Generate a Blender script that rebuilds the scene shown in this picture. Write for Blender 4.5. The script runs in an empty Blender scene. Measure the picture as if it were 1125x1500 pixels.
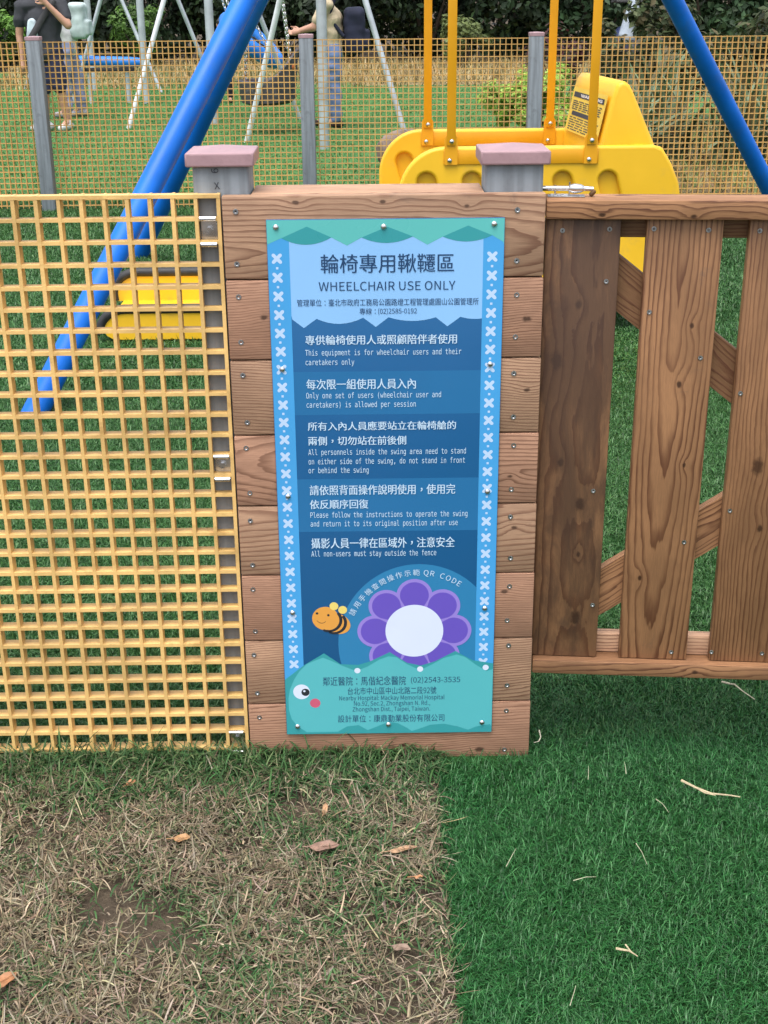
import bpy, bmesh, math, random, os
import numpy as np
from mathutils import Vector, Matrix, noise as mnoise
from mathutils.geometry import tessellate_polygon

scene = bpy.context.scene
COL = scene.collection
R = math.radians
rnd = random.Random(7)
rng = np.random.default_rng(7)

# ------------------------------------------------------------------ camera
F_PX = 1920.6                      # focal length in pixels of the 1125 x 1500 photograph
CAM = np.array([0.2515, -2.2188, 1.4014])
YAW, PITCH, ROLL = 0.0076, 0.3807, -0.0085
def _axes():
    cy, sy, cp, sp, cr, sr = math.cos(YAW), math.sin(YAW), math.cos(PITCH), math.sin(PITCH), math.cos(ROLL), math.sin(ROLL)
    f = np.array([sy*cp, cy*cp, -sp]); r = np.array([cy, -sy, 0.0]); u = np.cross(r, f)
    return cr*r + sr*u, -sr*r + cr*u, f
AX_R, AX_U, AX_F = _axes()
cam_data = bpy.data.cameras.new('camera'); cam = bpy.data.objects.new('camera', cam_data); COL.objects.link(cam)
cam_data.sensor_fit = 'VERTICAL'; cam_data.sensor_height = 36.0; cam_data.sensor_width = 27.0
cam_data.lens = F_PX/1500*36.0
cam_data.clip_start = 0.05; cam_data.clip_end = 600
M = Matrix.Identity(4)
for i in range(3):
    M[i][0], M[i][1], M[i][2], M[i][3] = AX_R[i], AX_U[i], -AX_F[i], CAM[i]
cam.matrix_world = M
scene.camera = cam
def onY(px, py, Y=0.0):
    """where the photograph's pixel meets the vertical plane y = Y (used as a tape measure)"""
    d = AX_F + (px-562.5)/F_PX*AX_R - (py-750)/F_PX*AX_U
    p = CAM + (Y-CAM[1])/d[1]*d
    return float(p[0]), float(p[2])

# ------------------------------------------------------------------ world and sun (bright overcast)
world = bpy.data.worlds.new('World'); scene.world = world; world.use_nodes = True
wn, wl = world.node_tree.nodes, world.node_tree.links
bg = wn['Background']
sky = wn.new('ShaderNodeTexSky'); sky.sky_type = 'NISHITA'; sky.sun_disc = False
SUN_EL, SUN_AZ = R(72), R(205)
sky.sun_elevation = SUN_EL; sky.sun_rotation = SUN_AZ
sky.air_density = 1.0; sky.dust_density = 4.0; sky.ozone_density = 1.0
hsv = wn.new('ShaderNodeHueSaturation'); hsv.inputs['Saturation'].default_value = 0.35
wl.new(sky.outputs[0], hsv.inputs['Color']); wl.new(hsv.outputs[0], bg.inputs['Color'])
bg.inputs['Strength'].default_value = 0.11
sd = bpy.data.lights.new('sun', 'SUN'); sd.energy = 0.9; sd.angle = R(50); sd.color = (1.0, 0.97, 0.92)
sun = bpy.data.objects.new('sun', sd); COL.objects.link(sun)
sv = Vector((math.sin(SUN_AZ)*math.cos(SUN_EL), math.cos(SUN_AZ)*math.cos(SUN_EL), math.sin(SUN_EL)))
sun.rotation_euler = sv.to_track_quat('Z', 'Y').to_euler()
sun.location = (0, 0, 12)
vs = scene.view_settings
vs.view_transform = 'Standard'; vs.look = 'None'; vs.gamma = 1.0; vs.exposure = 1.48; vs.use_curve_mapping = False

# ------------------------------------------------------------------ materials
def srgb(h):
    h = h.lstrip('#'); c = [int(h[i:i+2], 16)/255 for i in (0, 2, 4)]
    return tuple(x/12.92 if x <= .04045 else ((x+.055)/1.055)**2.4 for x in c)
class NT:
    """tiny helper to write node maths"""
    def __init__(s, m):
        m.use_nodes = True; s.t = m.node_tree; s.n = s.t.nodes; s.l = s.t.links; s.b = s.n['Principled BSDF']
    def new(s, k, **kw):
        n = s.n.new(k)
        for a, v in kw.items(): setattr(n, a, v)
        return n
    def put(s, sock, v):
        if isinstance(v, (int, float)): sock.default_value = v
        elif isinstance(v, (tuple, list)): sock.default_value = tuple(v) + ((1,) if len(v) == 3 and sock.type == 'RGBA' else ())
        else: s.l.new(v, sock)
    def m(s, op, a, b=0.0, c=0.0, clamp=False):
        n = s.new('ShaderNodeMath', operation=op, use_clamp=clamp)
        s.put(n.inputs[0], a); s.put(n.inputs[1], b); s.put(n.inputs[2], c)
        return n.outputs[0]
    def mix(s, f, a, b, mode='MIX'):
        n = s.new('ShaderNodeMix', data_type='RGBA', blend_type=mode)
        s.put(n.inputs[0], f); s.put(n.inputs[6], a); s.put(n.inputs[7], b)
        return n.outputs[2]
    def smooth(s, v, lo, hi, a=0.0, b=1.0):
        n = s.new('ShaderNodeMapRange', interpolation_type='SMOOTHSTEP')
        s.put(n.inputs[0], v); s.put(n.inputs[1], lo); s.put(n.inputs[2], hi); s.put(n.inputs[3], a); s.put(n.inputs[4], b)
        return n.outputs[0]
    def co(s): return s.new('ShaderNodeTexCoord').outputs['Object']
    def noise(s, vec, scale, detail=4, rough=.55, stretch=None, off=(0, 0, 0), dist=0.0):
        mp = s.new('ShaderNodeMapping'); s.l.new(vec, mp.inputs[0])
        mp.inputs['Location'].default_value = off
        if stretch: mp.inputs['Scale'].default_value = stretch
        n = s.new('ShaderNodeTexNoise'); n.inputs['Scale'].default_value = scale
        n.inputs['Detail'].default_value = detail; n.inputs['Distortion'].default_value = dist; n.inputs['Roughness'].default_value = rough
        s.l.new(mp.outputs[0], n.inputs['Vector'])
        return n.outputs[0]
    def bump(s, h, strength, dist):
        n = s.new('ShaderNodeBump'); n.inputs['Strength'].default_value = strength; n.inputs['Distance'].default_value = dist
        s.l.new(h, n.inputs['Height']); s.l.new(n.outputs[0], s.b.inputs['Normal'])
def pm(name, col, rough=.5, metal=0.0, var=.12, scale=6.0, dirt=None, dirt_amt=0.0, bump=0.0, bscale=60, stretch=None, spec=.5, coat=0.0):
    m = bpy.data.materials.new(name); t = NT(m); c = t.co()
    n = t.noise(c, scale, stretch=stretch)
    lo = tuple(x*(1-var) for x in col); hi = tuple(min(1, x*(1+var)) for x in col)
    base = t.mix(t.smooth(n, .3, .7), lo, hi)
    if dirt:
        d = t.noise(c, scale*2.3, 6, .65, off=(3, 1, 7))
        base = t.mix(t.smooth(d, .52, .72, 0, dirt_amt), base, dirt)
    t.put(t.b.inputs['Base Color'], base)
    t.put(t.b.inputs['Roughness'], t.smooth(n, .25, .75, max(.03, rough-.07), min(1, rough+.07)))
    t.b.inputs['Metallic'].default_value = metal; t.b.inputs['Specular IOR Level'].default_value = spec
    t.b.inputs['Coat Weight'].default_value = coat
    if bump: t.bump(t.noise(c, bscale, 3), bump, .004)
    return m
def tintmat(name, rough=.6, trans=0.0, spec=.3):
    """base colour from the mesh's own random per-blade / per-leaf tint"""
    m = bpy.data.materials.new(name); t = NT(m)
    a = t.new('ShaderNodeAttribute'); a.attribute_name = 'tint'
    t.l.new(a.outputs['Color'], t.b.inputs['Base Color'])
    t.b.inputs['Roughness'].default_value = rough; t.b.inputs['Specular IOR Level'].default_value = spec
    if trans:
        tr = t.new('ShaderNodeBsdfTranslucent'); t.l.new(a.outputs['Color'], tr.inputs['Color'])
        mx = t.new('ShaderNodeMixShader'); mx.inputs[0].default_value = trans
        t.l.new(t.b.outputs[0], mx.inputs[1]); t.l.new(tr.outputs[0], mx.inputs[2])
        t.l.new(mx.outputs[0], t.n['Material Output'].inputs['Surface'])
    return m
_wood_i = [0]
def wood(axis, early, late, spacing=.0055, c0=.05, d0=.03, tc=.0, td=.03, knots=(), stain=0.0, stain_col=(.055, .031, .022), rough=.6, sway=.022):
    """plank sawn out of a log: growth rings around an axis that runs slightly askew to the board"""
    _wood_i[0] += 1; i = _wood_i[0]
    m = bpy.data.materials.new('sawn_wood.%03d' % i); t = NT(m); c = t.co()
    sp = t.new('ShaderNodeSeparateXYZ'); t.l.new(c, sp.inputs[0])
    a, k = (sp.outputs[0], sp.outputs[2]) if axis == 'X' else (sp.outputs[2], sp.outputs[0])
    d = sp.outputs[1]
    st = (1, 6, 6) if axis == 'X' else (6, 6, 1)
    off = (i*1.7, i*.9, i*2.3)
    wob = t.noise(c, 2.2, 3, .5, st, off)
    wob2 = t.noise(c, 14, 2, .5, st, off)
    kk = t.m('SUBTRACT', k, t.m('MULTIPLY_ADD', a, tc, c0))
    kk = t.m('ADD', kk, t.m('MULTIPLY', t.m('SUBTRACT', wob, .5), sway))
    dd = t.m('SUBTRACT', d, t.m('MULTIPLY_ADD', a, td, d0))
    r = t.m('SQRT', t.m('ADD', t.m('MULTIPLY', kk, kk), t.m('MULTIPLY', dd, dd)))
    r = t.m('ADD', r, t.m('MULTIPLY', t.m('SUBTRACT', wob2, .5), .006))
    dark = None
    for (ka, kc, ks) in knots:
        u = t.m('MULTIPLY', t.m('SUBTRACT', a, ka), .62); v = t.m('SUBTRACT', k, kc)
        q = t.m('SQRT', t.m('ADD', t.m('MULTIPLY', u, u), t.m('MULTIPLY', v, v)))
        q = t.m('ADD', q, t.m('MULTIPLY', t.m('SUBTRACT', t.noise(c, 90, 3, .6, off=off), .5), ks*.9))
        g = t.m('EXPONENT', t.m('MULTIPLY', t.m('POWER', t.m('DIVIDE', q, ks*2.9), 2.0), -1.0))
        r = t.m('ADD', r, t.m('MULTIPLY', g, spacing*1.0))
        dk = t.smooth(q, ks*.35, ks*.95, 1.0, 0.0)
        dark = dk if dark is None else t.m('MAXIMUM', dark, dk)
    ring = t.m('FRACT', t.m('DIVIDE', r, spacing))
    lw = t.m('MULTIPLY', t.smooth(ring, .45, .93), t.smooth(ring, .93, 1.0, 1.0, 0.0))
    fib = t.noise(c, 40, 5, .65, (1, 14, 14) if axis == 'X' else (14, 14, 1), off)
    big = t.noise(c, 5, 4, .6, (1, 2.5, 2.5) if axis == 'X' else (2.5, 2.5, 1), off)
    lw = t.m('MULTIPLY', lw, t.smooth(t.noise(c, 6, 3, .5, off=off), .25, .65, .55, 1.0))
    e1 = t.mix(t.smooth(big, .3, .7), tuple(x*.78 for x in early), tuple(x*1.14 for x in early))
    e1 = t.mix(t.smooth(fib, .3, .75, 0, .45), e1, tuple(x*.55 for x in early))
    base = t.mix(t.m('MULTIPLY', lw, .97), e1, late)
    if dark is not None:
        base = t.mix(t.m('MULTIPLY', dark, .9), base, tuple(x*.32 for x in late))
    sp1 = t.noise(c, 9, 6, .7, off=(i*3.1+.3, 2.2, 5.4), dist=.7)
    base = t.mix(t.smooth(sp1, .62, .80, 0, .5), base, (.07, .06, .055))      # grey weather marks
    if stain:
        s1 = t.noise(c, 3.1, 6, .66, (1, 3.3, 2.7) if axis == 'X' else (3.3, 2.7, 1), (i*5.3+.37, 1.41, 2.23), .8)
        base = t.mix(t.smooth(s1, .36, .62, stain*.25, stain), base, stain_col)
    t.put(t.b.inputs['Base Color'], base)
    t.put(t.b.inputs['Roughness'], t.smooth(fib, .2, .8, rough-.1, rough+.14))
    t.b.inputs['Specular IOR Level'].default_value = .35
    t.bump(t.m('ADD', t.m('MULTIPLY', lw, .6), fib), .35, .0012)
    return m

# ------------------------------------------------------------------ mesh helpers
def wloc(o):
    v = Vector((0, 0, 0))
    while o is not None: v += o.location; o = o.parent
    return v
def link(o, parent):
    COL.objects.link(o)
    if parent is not None: o.parent = parent
    return o
class MB:
    def __init__(s): s.v = []; s.f = []
    def add(s, v, f):
        k = len(s.v); s.v += [tuple(map(float, p)) for p in v]; s.f += [tuple(i+k for i in q) for q in f]; return s
    def box(s, x0, x1, y0, y1, z0, z1, mat=None):
        v = [Vector((x, y, z)) for z in (z0, z1) for y in (y0, y1) for x in (x0, x1)]
        if mat is not None: v = [mat @ p for p in v]
        return s.add(v, [(0, 2, 3, 1), (4, 5, 7, 6), (0, 1, 5, 4), (2, 6, 7, 3), (0, 4, 6, 2), (1, 3, 7, 5)])
    def cbox(s, x0, x1, y0, y1, z0, z1, b=.003, seg=2, mat=None):
        bm = bmesh.new(); bmesh.ops.create_cube(bm, size=1)
        for p in bm.verts: p.co = Vector(((x0+x1)/2+p.co.x*(x1-x0), (y0+y1)/2+p.co.y*(y1-y0), (z0+z1)/2+p.co.z*(z1-z0)))
        bmesh.ops.bevel(bm, geom=list(bm.edges), offset=b, segments=seg, affect='EDGES', profile=.5)
        return s.bm(bm, mat)
    def bm(s, bm, mat=None):
        bm.verts.index_update()
        s.add([(mat @ p.co if mat is not None else p.co) for p in bm.verts], [[q.index for q in f.verts] for f in bm.faces]); bm.free(); return s
    def tube(s, pts, r, n=12, caps=True, flat=None):
        """sweep; r number or list; flat=(normal, ratio) squashes the section"""
        pts = [Vector(p) for p in pts]; rr = r if isinstance(r, (list, tuple)) else [r]*len(pts)
        v, f = [], []; up = None
        for i, p in enumerate(pts):
            d = (pts[min(i+1, len(pts)-1)] - pts[max(i-1, 0)]).normalized()
            if up is None:
                up = Vector((0, 0, 1)) if abs(d.z) < .9 else Vector((0, 1, 0))
                if flat is not None: up = Vector(flat[0])
            a = d.cross(up).normalized(); b = a.cross(d).normalized(); up = b
            for k in range(n):
                t = 2*math.pi*k/n
                v.append(p + a*math.cos(t)*rr[i] + b*math.sin(t)*rr[i]*(flat[1] if flat else 1))
        for i in range(len(pts)-1):
            for k in range(n):
                f.append((i*n+k, i*n+(k+1) % n, (i+1)*n+(k+1) % n, (i+1)*n+k))
        if caps: f += [tuple(reversed(range(n))), tuple(range((len(pts)-1)*n, len(pts)*n))]
        return s.add(v, f)
    def capsule(s, p0, p1, r0, r1, wide=None, n=14, k=4):
        """tapered capsule; wide=(axis vector, factor) stretches the section along one axis"""
        p0, p1 = Vector(p0), Vector(p1); d = p1-p0
        if d.length < 1e-6: d = Vector((0, 0, 1e-4))
        d.normalize(); up = Vector((0, 0, 1)) if abs(d.z) < .9 else Vector((0, 1, 0))
        if wide: up = Vector(wide[0])
        a = d.cross(up).normalized(); b = a.cross(d).normalized(); w = wide[1] if wide else 1
        v, f, rings = [], [], []
        for i in range(k+1):
            t = math.pi/2*i/k; rings.append((p0-d*r0*math.cos(t), r0*math.sin(t)))
        for i in range(k+1):
            t = math.pi/2*(1-i/k); rings.append((p1+d*r1*math.cos(t), r1*math.sin(t)))
        for p, r in rings:
            for j in range(n):
                t = 2*math.pi*j/n; v.append(p+a*math.cos(t)*max(r, 1e-4)+b*math.sin(t)*max(r, 1e-4)*w)
        for i in range(len(rings)-1):
            for j in range(n): f.append((i*n+j, i*n+(j+1) % n, (i+1)*n+(j+1) % n, (i+1)*n+j))
        f += [tuple(reversed(range(n))), tuple(range((len(rings)-1)*n, len(rings)*n))]
        return s.add(v, f)
    def prism(s, poly, y0, y1, mat=None):
        """closed XZ polygon extruded along y"""
        n = len(poly); v = [Vector((x, y0, z)) for x, z in poly] + [Vector((x, y1, z)) for x, z in poly]
        if mat is not None: v = [mat @ p for p in v]
        tri = tessellate_polygon([[Vector((x, z, 0)) for x, z in poly]])
        f = [tuple(t) for t in tri] + [tuple(i+n for i in reversed(t)) for t in tri]
        f += [(i, i+n, (i+1) % n + n, (i+1) % n) for i in range(n)]
        return s.add(v, f)
    def flat(s, poly, y):
        tri = tessellate_polygon([[Vector((x, z, 0)) for x, z in poly]])
        out = []
        for t in tri:
            a, b, c = [poly[i] for i in t]
            cr = (b[0]-a[0])*(c[1]-a[1])-(b[1]-a[1])*(c[0]-a[0])
            out.append(tuple(t) if cr > 0 else tuple(reversed(t)))
        return s.add([(x, y, z) for x, z in poly], out)
    def dome(s, c, r, h, axis=(0, -1, 0), n=14, k=4):
        """low button head"""
        ax = Vector(axis); a = ax.orthogonal().normalized(); b = ax.cross(a); c = Vector(c); v, f = [], []
        for i in range(k):
            t = math.pi/2*i/k
            for j in range(n):
                q = 2*math.pi*j/n; v.append(c+ax*h*math.sin(t)+(a*math.cos(q)+b*math.sin(q))*r*math.cos(t))
        v.append(c+ax*h)
        for i in range(k-1):
            for j in range(n): f.append((i*n+j, i*n+(j+1) % n, (i+1)*n+(j+1) % n, (i+1)*n+j))
        f += [((k-1)*n+j, (k-1)*n+(j+1) % n, k*n) for j in range(n)]
        return s.add(v, f)
    def build(s, name, mat, parent=None, smooth=True, origin=None, angle=40):
        me = bpy.data.meshes.new(name)
        base = wloc(parent) if parent is not None else Vector((0, 0, 0))
        o0 = Vector(origin) if origin is not None else base
        me.from_pydata([(x-o0.x, y-o0.y, z-o0.z) for x, y, z in s.v], [], s.f)
        me.validate(); 
        bm = bmesh.new(); bm.from_mesh(me); bmesh.ops.recalc_face_normals(bm, faces=bm.faces); bm.to_mesh(me); bm.free()
        if smooth:
            me.polygons.foreach_set('use_smooth', [True]*len(me.polygons)); me.set_sharp_from_angle(angle=R(angle))
        me.materials.append(mat)
        o = bpy.data.objects.new(name, me); link(o, parent); o.location = o0-base
        return o
def tag(o, label=None, cat=None, group=None, kind=None):
    if label: o['label'] = label
    if cat: o['category'] = cat
    if group: o['group'] = group
    if kind: o['kind'] = kind
    return o
def empty(name, loc, label, cat, group=None):
    o = bpy.data.objects.new(name, None); COL.objects.link(o); o.location = loc; o.empty_display_size = .1
    return tag(o, label, cat, group)
def remesh(mb, voxel, smooth_it=4):
    """melt overlapping shapes into one continuous skin; returns an MB"""
    me = bpy.data.meshes.new('tmp'); me.from_pydata(mb.v, [], mb.f)
    bm = bmesh.new(); bm.from_mesh(me); bmesh.ops.recalc_face_normals(bm, faces=bm.faces); bm.to_mesh(me); bm.free()
    o = bpy.data.objects.new('tmp', me); COL.objects.link(o)
    md = o.modifiers.new('r', 'REMESH'); md.mode = 'VOXEL'; md.voxel_size = voxel
    if smooth_it:
        sm = o.modifiers.new('s', 'SMOOTH'); sm.factor = .5; sm.iterations = smooth_it
    bpy.context.view_layer.update()
    ev = o.evaluated_get(bpy.context.evaluated_depsgraph_get()); m2 = ev.to_mesh()
    out = MB(); out.add([p.co[:] for p in m2.vertices], [tuple(p.vertices) for p in m2.polygons])
    ev.to_mesh_clear(); bpy.data.objects.remove(o); bpy.data.meshes.remove(me)
    return out
_fonts = {}
def font(kind):
    if kind not in _fonts:
        f = None
        fn = {'mono': 'DejaVuSansMono.woff2', 'sans': 'Noto Sans CJK Regular.woff2'}.get(kind)       # faces that come with Blender itself
        try: f = bpy.data.fonts.load(os.path.join(bpy.utils.system_resource('DATAFILES'), 'fonts', fn)) if fn else None
        except Exception: f = None
        _fonts[kind] = f
    return _fonts[kind]
_caph = {}
def glyphs(body, kind='sans', weight=0.0):
    if kind != 'cjk' and kind not in _caph:
        _caph[kind] = 1.0; _caph[kind] = .727/glyphs('H', kind)[0][:, 1].max()       # bring every face to one cap height
    k = _caph.get(kind, 1.0); v, f = _glyphs(body, kind, weight)
    return v*k, f
def _glyphs(body, kind, weight):
    """flat triangles of a line of text in its own x/y units"""
    cu = bpy.data.curves.new('t', 'FONT'); cu.body = body; cu.size = 1.0; cu.offset = weight; cu.resolution_u = 3
    f = font(kind)
    if f is not None: cu.font = f
    o = bpy.data.objects.new('t', cu); COL.objects.link(o); bpy.context.view_layer.update()
    ev = o.evaluated_get(bpy.context.evaluated_depsgraph_get()); me = ev.to_mesh()
    v = np.array([p.co[:2] for p in me.vertices]).reshape(-1, 2); fs = [tuple(p.vertices) for p in me.polygons]
    ev.to_mesh_clear(); bpy.data.objects.remove(o); bpy.data.curves.remove(cu)
    return v, fs
def blades(name, x, y, z0, length, width, lean, az, curl, tint, mat, parent=None, segs=2):
    """many grass blades in one mesh; every argument is an array over the blades"""
    n = len(x); lv = segs
    dx, dy = np.cos(az), np.sin(az); sx, sy = -dy, dx
    V = np.zeros((n, 2*lv+1, 3)); 
    px, py, pz = x.copy(), y.copy(), z0.copy(); ang = lean.copy()
    for k in range(lv+1):
        w = width*(1-.25*k/lv)*.5
        if k < lv:
            V[:, 2*k] = np.stack([px-sx*w, py-sy*w, pz], -1); V[:, 2*k+1] = np.stack([px+sx*w, py+sy*w, pz], -1)
        else: V[:, 2*lv] = np.stack([px, py, pz], -1)
        st = length/lv
        px = px+dx*np.sin(ang)*st; py = py+dy*np.sin(ang)*st; pz = np.maximum(pz+np.cos(ang)*st, z0*0+.001); ang = ang+curl
    per = 2*lv+1; base = (np.arange(n)*per)[:, None]
    loops, starts, tot = [], [], []
    quads = np.concatenate([base+np.array([2*k, 2*k+1, 2*k+3, 2*k+2]) for k in range(lv-1)], 1).reshape(-1, 4) if lv > 1 else np.zeros((0, 4), int)
    tris = base+np.array([2*lv-2, 2*lv-1, 2*lv])
    me = bpy.data.meshes.new(name)
    me.vertices.add(n*per); me.vertices.foreach_set('co', V.reshape(-1).astype(np.float32))
    L = np.concatenate([quads.reshape(-1), tris.reshape(-1)]).astype(np.int32)
    me.loops.add(len(L)); me.loops.foreach_set('vertex_index', L)
    tot = np.concatenate([np.full(len(quads), 4), np.full(len(tris), 3)]).astype(np.int32)
    st = np.concatenate([[0], np.cumsum(tot)[:-1]]).astype(np.int32)
    me.polygons.add(len(tot)); me.polygons.foreach_set('loop_start', st); me.polygons.foreach_set('loop_total', tot)
    me.update(calc_edges=True)
    a = me.attributes.new('tint', 'FLOAT_COLOR', 'POINT')
    c = np.ones((n, per, 4), np.float32); c[:, :, :3] = tint[:, None, :]
    a.data.foreach_set('color', c.reshape(-1))
    me.materials.append(mat)
    o = bpy.data.objects.new(name, me); link(o, parent)
    return o
def leaves(name, P, N, size, tint, mat, parent=None, asp=.5):
    """leaf-sized faces: centres P, normals N"""
    n = len(P); N = N/np.linalg.norm(N, axis=1, keepdims=True)
    T = rng.normal(size=(n, 3)); T -= N*(T*N).sum(1, keepdims=True); T /= np.linalg.norm(T, axis=1, keepdims=True)
    B = np.cross(N, T); s = size[:, None]
    base = P if parent is None else P-np.array(wloc(parent))
    V = np.stack([base-T*s*.5, base+B*s*asp*.5-T*s*.05+N*s*.06, base+T*s*.5, base-B*s*asp*.5-T*s*.05+N*s*.06], 1)
    me = bpy.data.meshes.new(name)
    me.vertices.add(n*4); me.vertices.foreach_set('co', V.reshape(-1).astype(np.float32))
    b = (np.arange(n)*4)[:, None]; L = np.concatenate([b+np.array([0, 1, 2]), b+np.array([0, 2, 3])], 1).reshape(-1).astype(np.int32)
    me.loops.add(len(L)); me.loops.foreach_set('vertex_index', L)
    me.polygons.add(n*2); me.polygons.foreach_set('loop_start', np.arange(0, n*6, 3, dtype=np.int32)); me.polygons.foreach_set('loop_total', np.full(n*2, 3, np.int32))
    me.update(calc_edges=True)
    a = me.attributes.new('tint', 'FLOAT_COLOR', 'POINT'); c = np.ones((n, 4, 4), np.float32); c[:, :, :3] = tint[:, None, :]
    a.data.foreach_set('color', c.reshape(-1)); me.materials.append(mat)
    o = bpy.data.objects.new(name, me); link(o, parent)
    return o
def pick(cols, n, jitter=.18, p=None):
    c = np.array(cols)[rng.choice(len(cols), n, p=p)]
    return np.clip(c*(1+rng.normal(size=(n, 1))*jitter)*(1+rng.normal(size=(n, 3))*jitter*.25), .002, 1)
def fbm(x, y, s, seed=0.0):
    return np.array([mnoise.noise(Vector((a*s+seed, b*s, seed*1.7)))+.5*mnoise.noise(Vector((a*s*2.3, b*s*2.3+seed, 4.1))) for a, b in zip(x, y)])

# palette
M_GRATE = pm('yellow_resin_grating', (.72, .465, .17), .55, var=.18, scale=7, dirt=(.36, .19, .05), dirt_amt=.55, bump=.15, bscale=180)
M_GRATE_FAR = pm('yellow_resin_grating_old', (.58, .335, .10), .6, var=.15, scale=3, dirt=(.4, .2, .05), dirt_amt=.3)
M_POST = pm('grey_plastic_lumber', (.20, .225, .25), .6, var=.22, scale=5, dirt=(.10, .105, .12), dirt_amt=.6, bump=.25, bscale=40, stretch=(9, 9, .5))
M_CAP = pm('mauve_plastic', (.36, .225, .245), .45, var=.1, scale=20, dirt=(.2, .13, .14), dirt_amt=.35, bump=.08, bscale=150)
M_STEEL = pm('stainless_steel', (.62, .62, .63), .28, 1.0, var=.15, scale=40)
M_SCREW = pm('dull_screw_steel', (.42, .43, .45), .42, 1.0, var=.2, scale=200)
M_GALV = pm('galvanised_tube', (.46, .50, .54), .45, .35, var=.15, scale=6)
M_WHITEPAINT = pm('white_painted_tube', (.68, .70, .74), .45, 0, var=.1, scale=7)
M_BLUE = pm('blue_powder_coat', (.002, .135, .60), .42, var=.14, scale=4, dirt=(.03, .13, .40), dirt_amt=.5, bump=.03, bscale=300, spec=.35)
M_YEL = pm('yellow_moulded_plastic', (.84, .49, .022), .4, var=.07, scale=2.5, dirt=(.52, .33, .09), dirt_amt=.5, bump=.06, bscale=220)
M_YEL2 = pm('yellow_coated_steel', (.74, .345, .010), .38, var=.06, scale=4)
M_RUBBER = pm('black_rubber', (.022, .022, .025), .6, var=.3, scale=30)
M_DARK = pm('dark_ink', (.03, .035, .05), .6, var=.1)

# ------------------------------------------------------------------ ground
def ground_material(name, cols, scale, bump=.5, rough=.9, dist=.01):
    m = bpy.data.materials.new(name); t = NT(m); c = t.co()
    a = t.noise(c, scale, 6, .62); b = t.noise(c, scale*7, 4, .6, off=(5, 2, 1)); d = t.noise(c, scale*.18, 3, .5, off=(9, 4, 0))
    base = t.mix(t.smooth(a, .32, .68), cols[0], cols[1])
    base = t.mix(t.smooth(b, .45, .75, 0, .7), base, cols[2])
    base = t.mix(t.smooth(d, .4, .65, 0, .5), base, cols[1])
    t.put(t.b.inputs['Base Color'], base); t.b.inputs['Roughness'].default_value = rough; t.b.inputs['Specular IOR Level'].default_value = .15
    t.bump(t.m('ADD', a, b), bump, dist)
    return m
M_SOIL = ground_material('dry_soil', [(.06, .046, .034), (.10, .078, .055), (.036, .028, .021)], 14, .8, dist=.012)
M_TURFB = ground_material('turf_backing', [(.018, .062, .016), (.026, .085, .022), (.012, .042, .012)], 60, .6)
M_LAWN = ground_material('mown_lawn', [(.06, .16, .045), (.08, .19, .06), (.05, .13, .04)], 6, .6, dist=.03)
M_DRY = ground_material('dry_straw_ground', [(.26, .20, .10), (.36, .28, .15), (.18, .13, .06)], 4, .8, dist=.05)
M_BED = ground_material('brown_bed_soil', [(.15, .10, .05), (.22, .16, .085), (.09, .06, .03)], 5, .8, dist=.04)
def sheet(name, polys, z, mat):
    mb = MB()
    for p in polys: mb.add([(x, y, z) for x, y in p], [tuple(range(len(p)))])
    return tag(mb.build(name, mat, smooth=False), kind='structure')
sheet('ground', [[(-150, -60), (150, -60), (150, 250), (-150, 250)]], -.012, M_SOIL)
TX = .366                       # edge between worn grass and artificial turf
sheet('artificial_turf', [[(TX, -3.0), (4.0, -3.0), (4.0, .04), (TX, .04)], [(-4.5, .04), (4.0, .04), (4.0, 7.08), (-4.5, 7.08)]], -.004, M_TURFB)
sheet('lawn', [[(-14, 7.08), (9, 7.08), (9, 19.0), (-14, 19.0)], [(-14, 19.0), (.2, 19.0), (-1.5, 23.5), (-14, 23.5)]], -.004, M_LAWN)
sheet('straw_bank', [[(.2, 19.0), (9, 19.0), (9, 27), (-1.8, 27), (-1.5, 23.5)], [(-14, 23.5), (-1.5, 23.5), (-1.8, 27), (-14, 27)]], -.003, M_DRY)
sheet('planting_bed', [[(2.3, 7.3), (6.5, 7.3), (6.5, 12.5), (3.4, 12.5)]], 0.0, M_BED)

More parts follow.
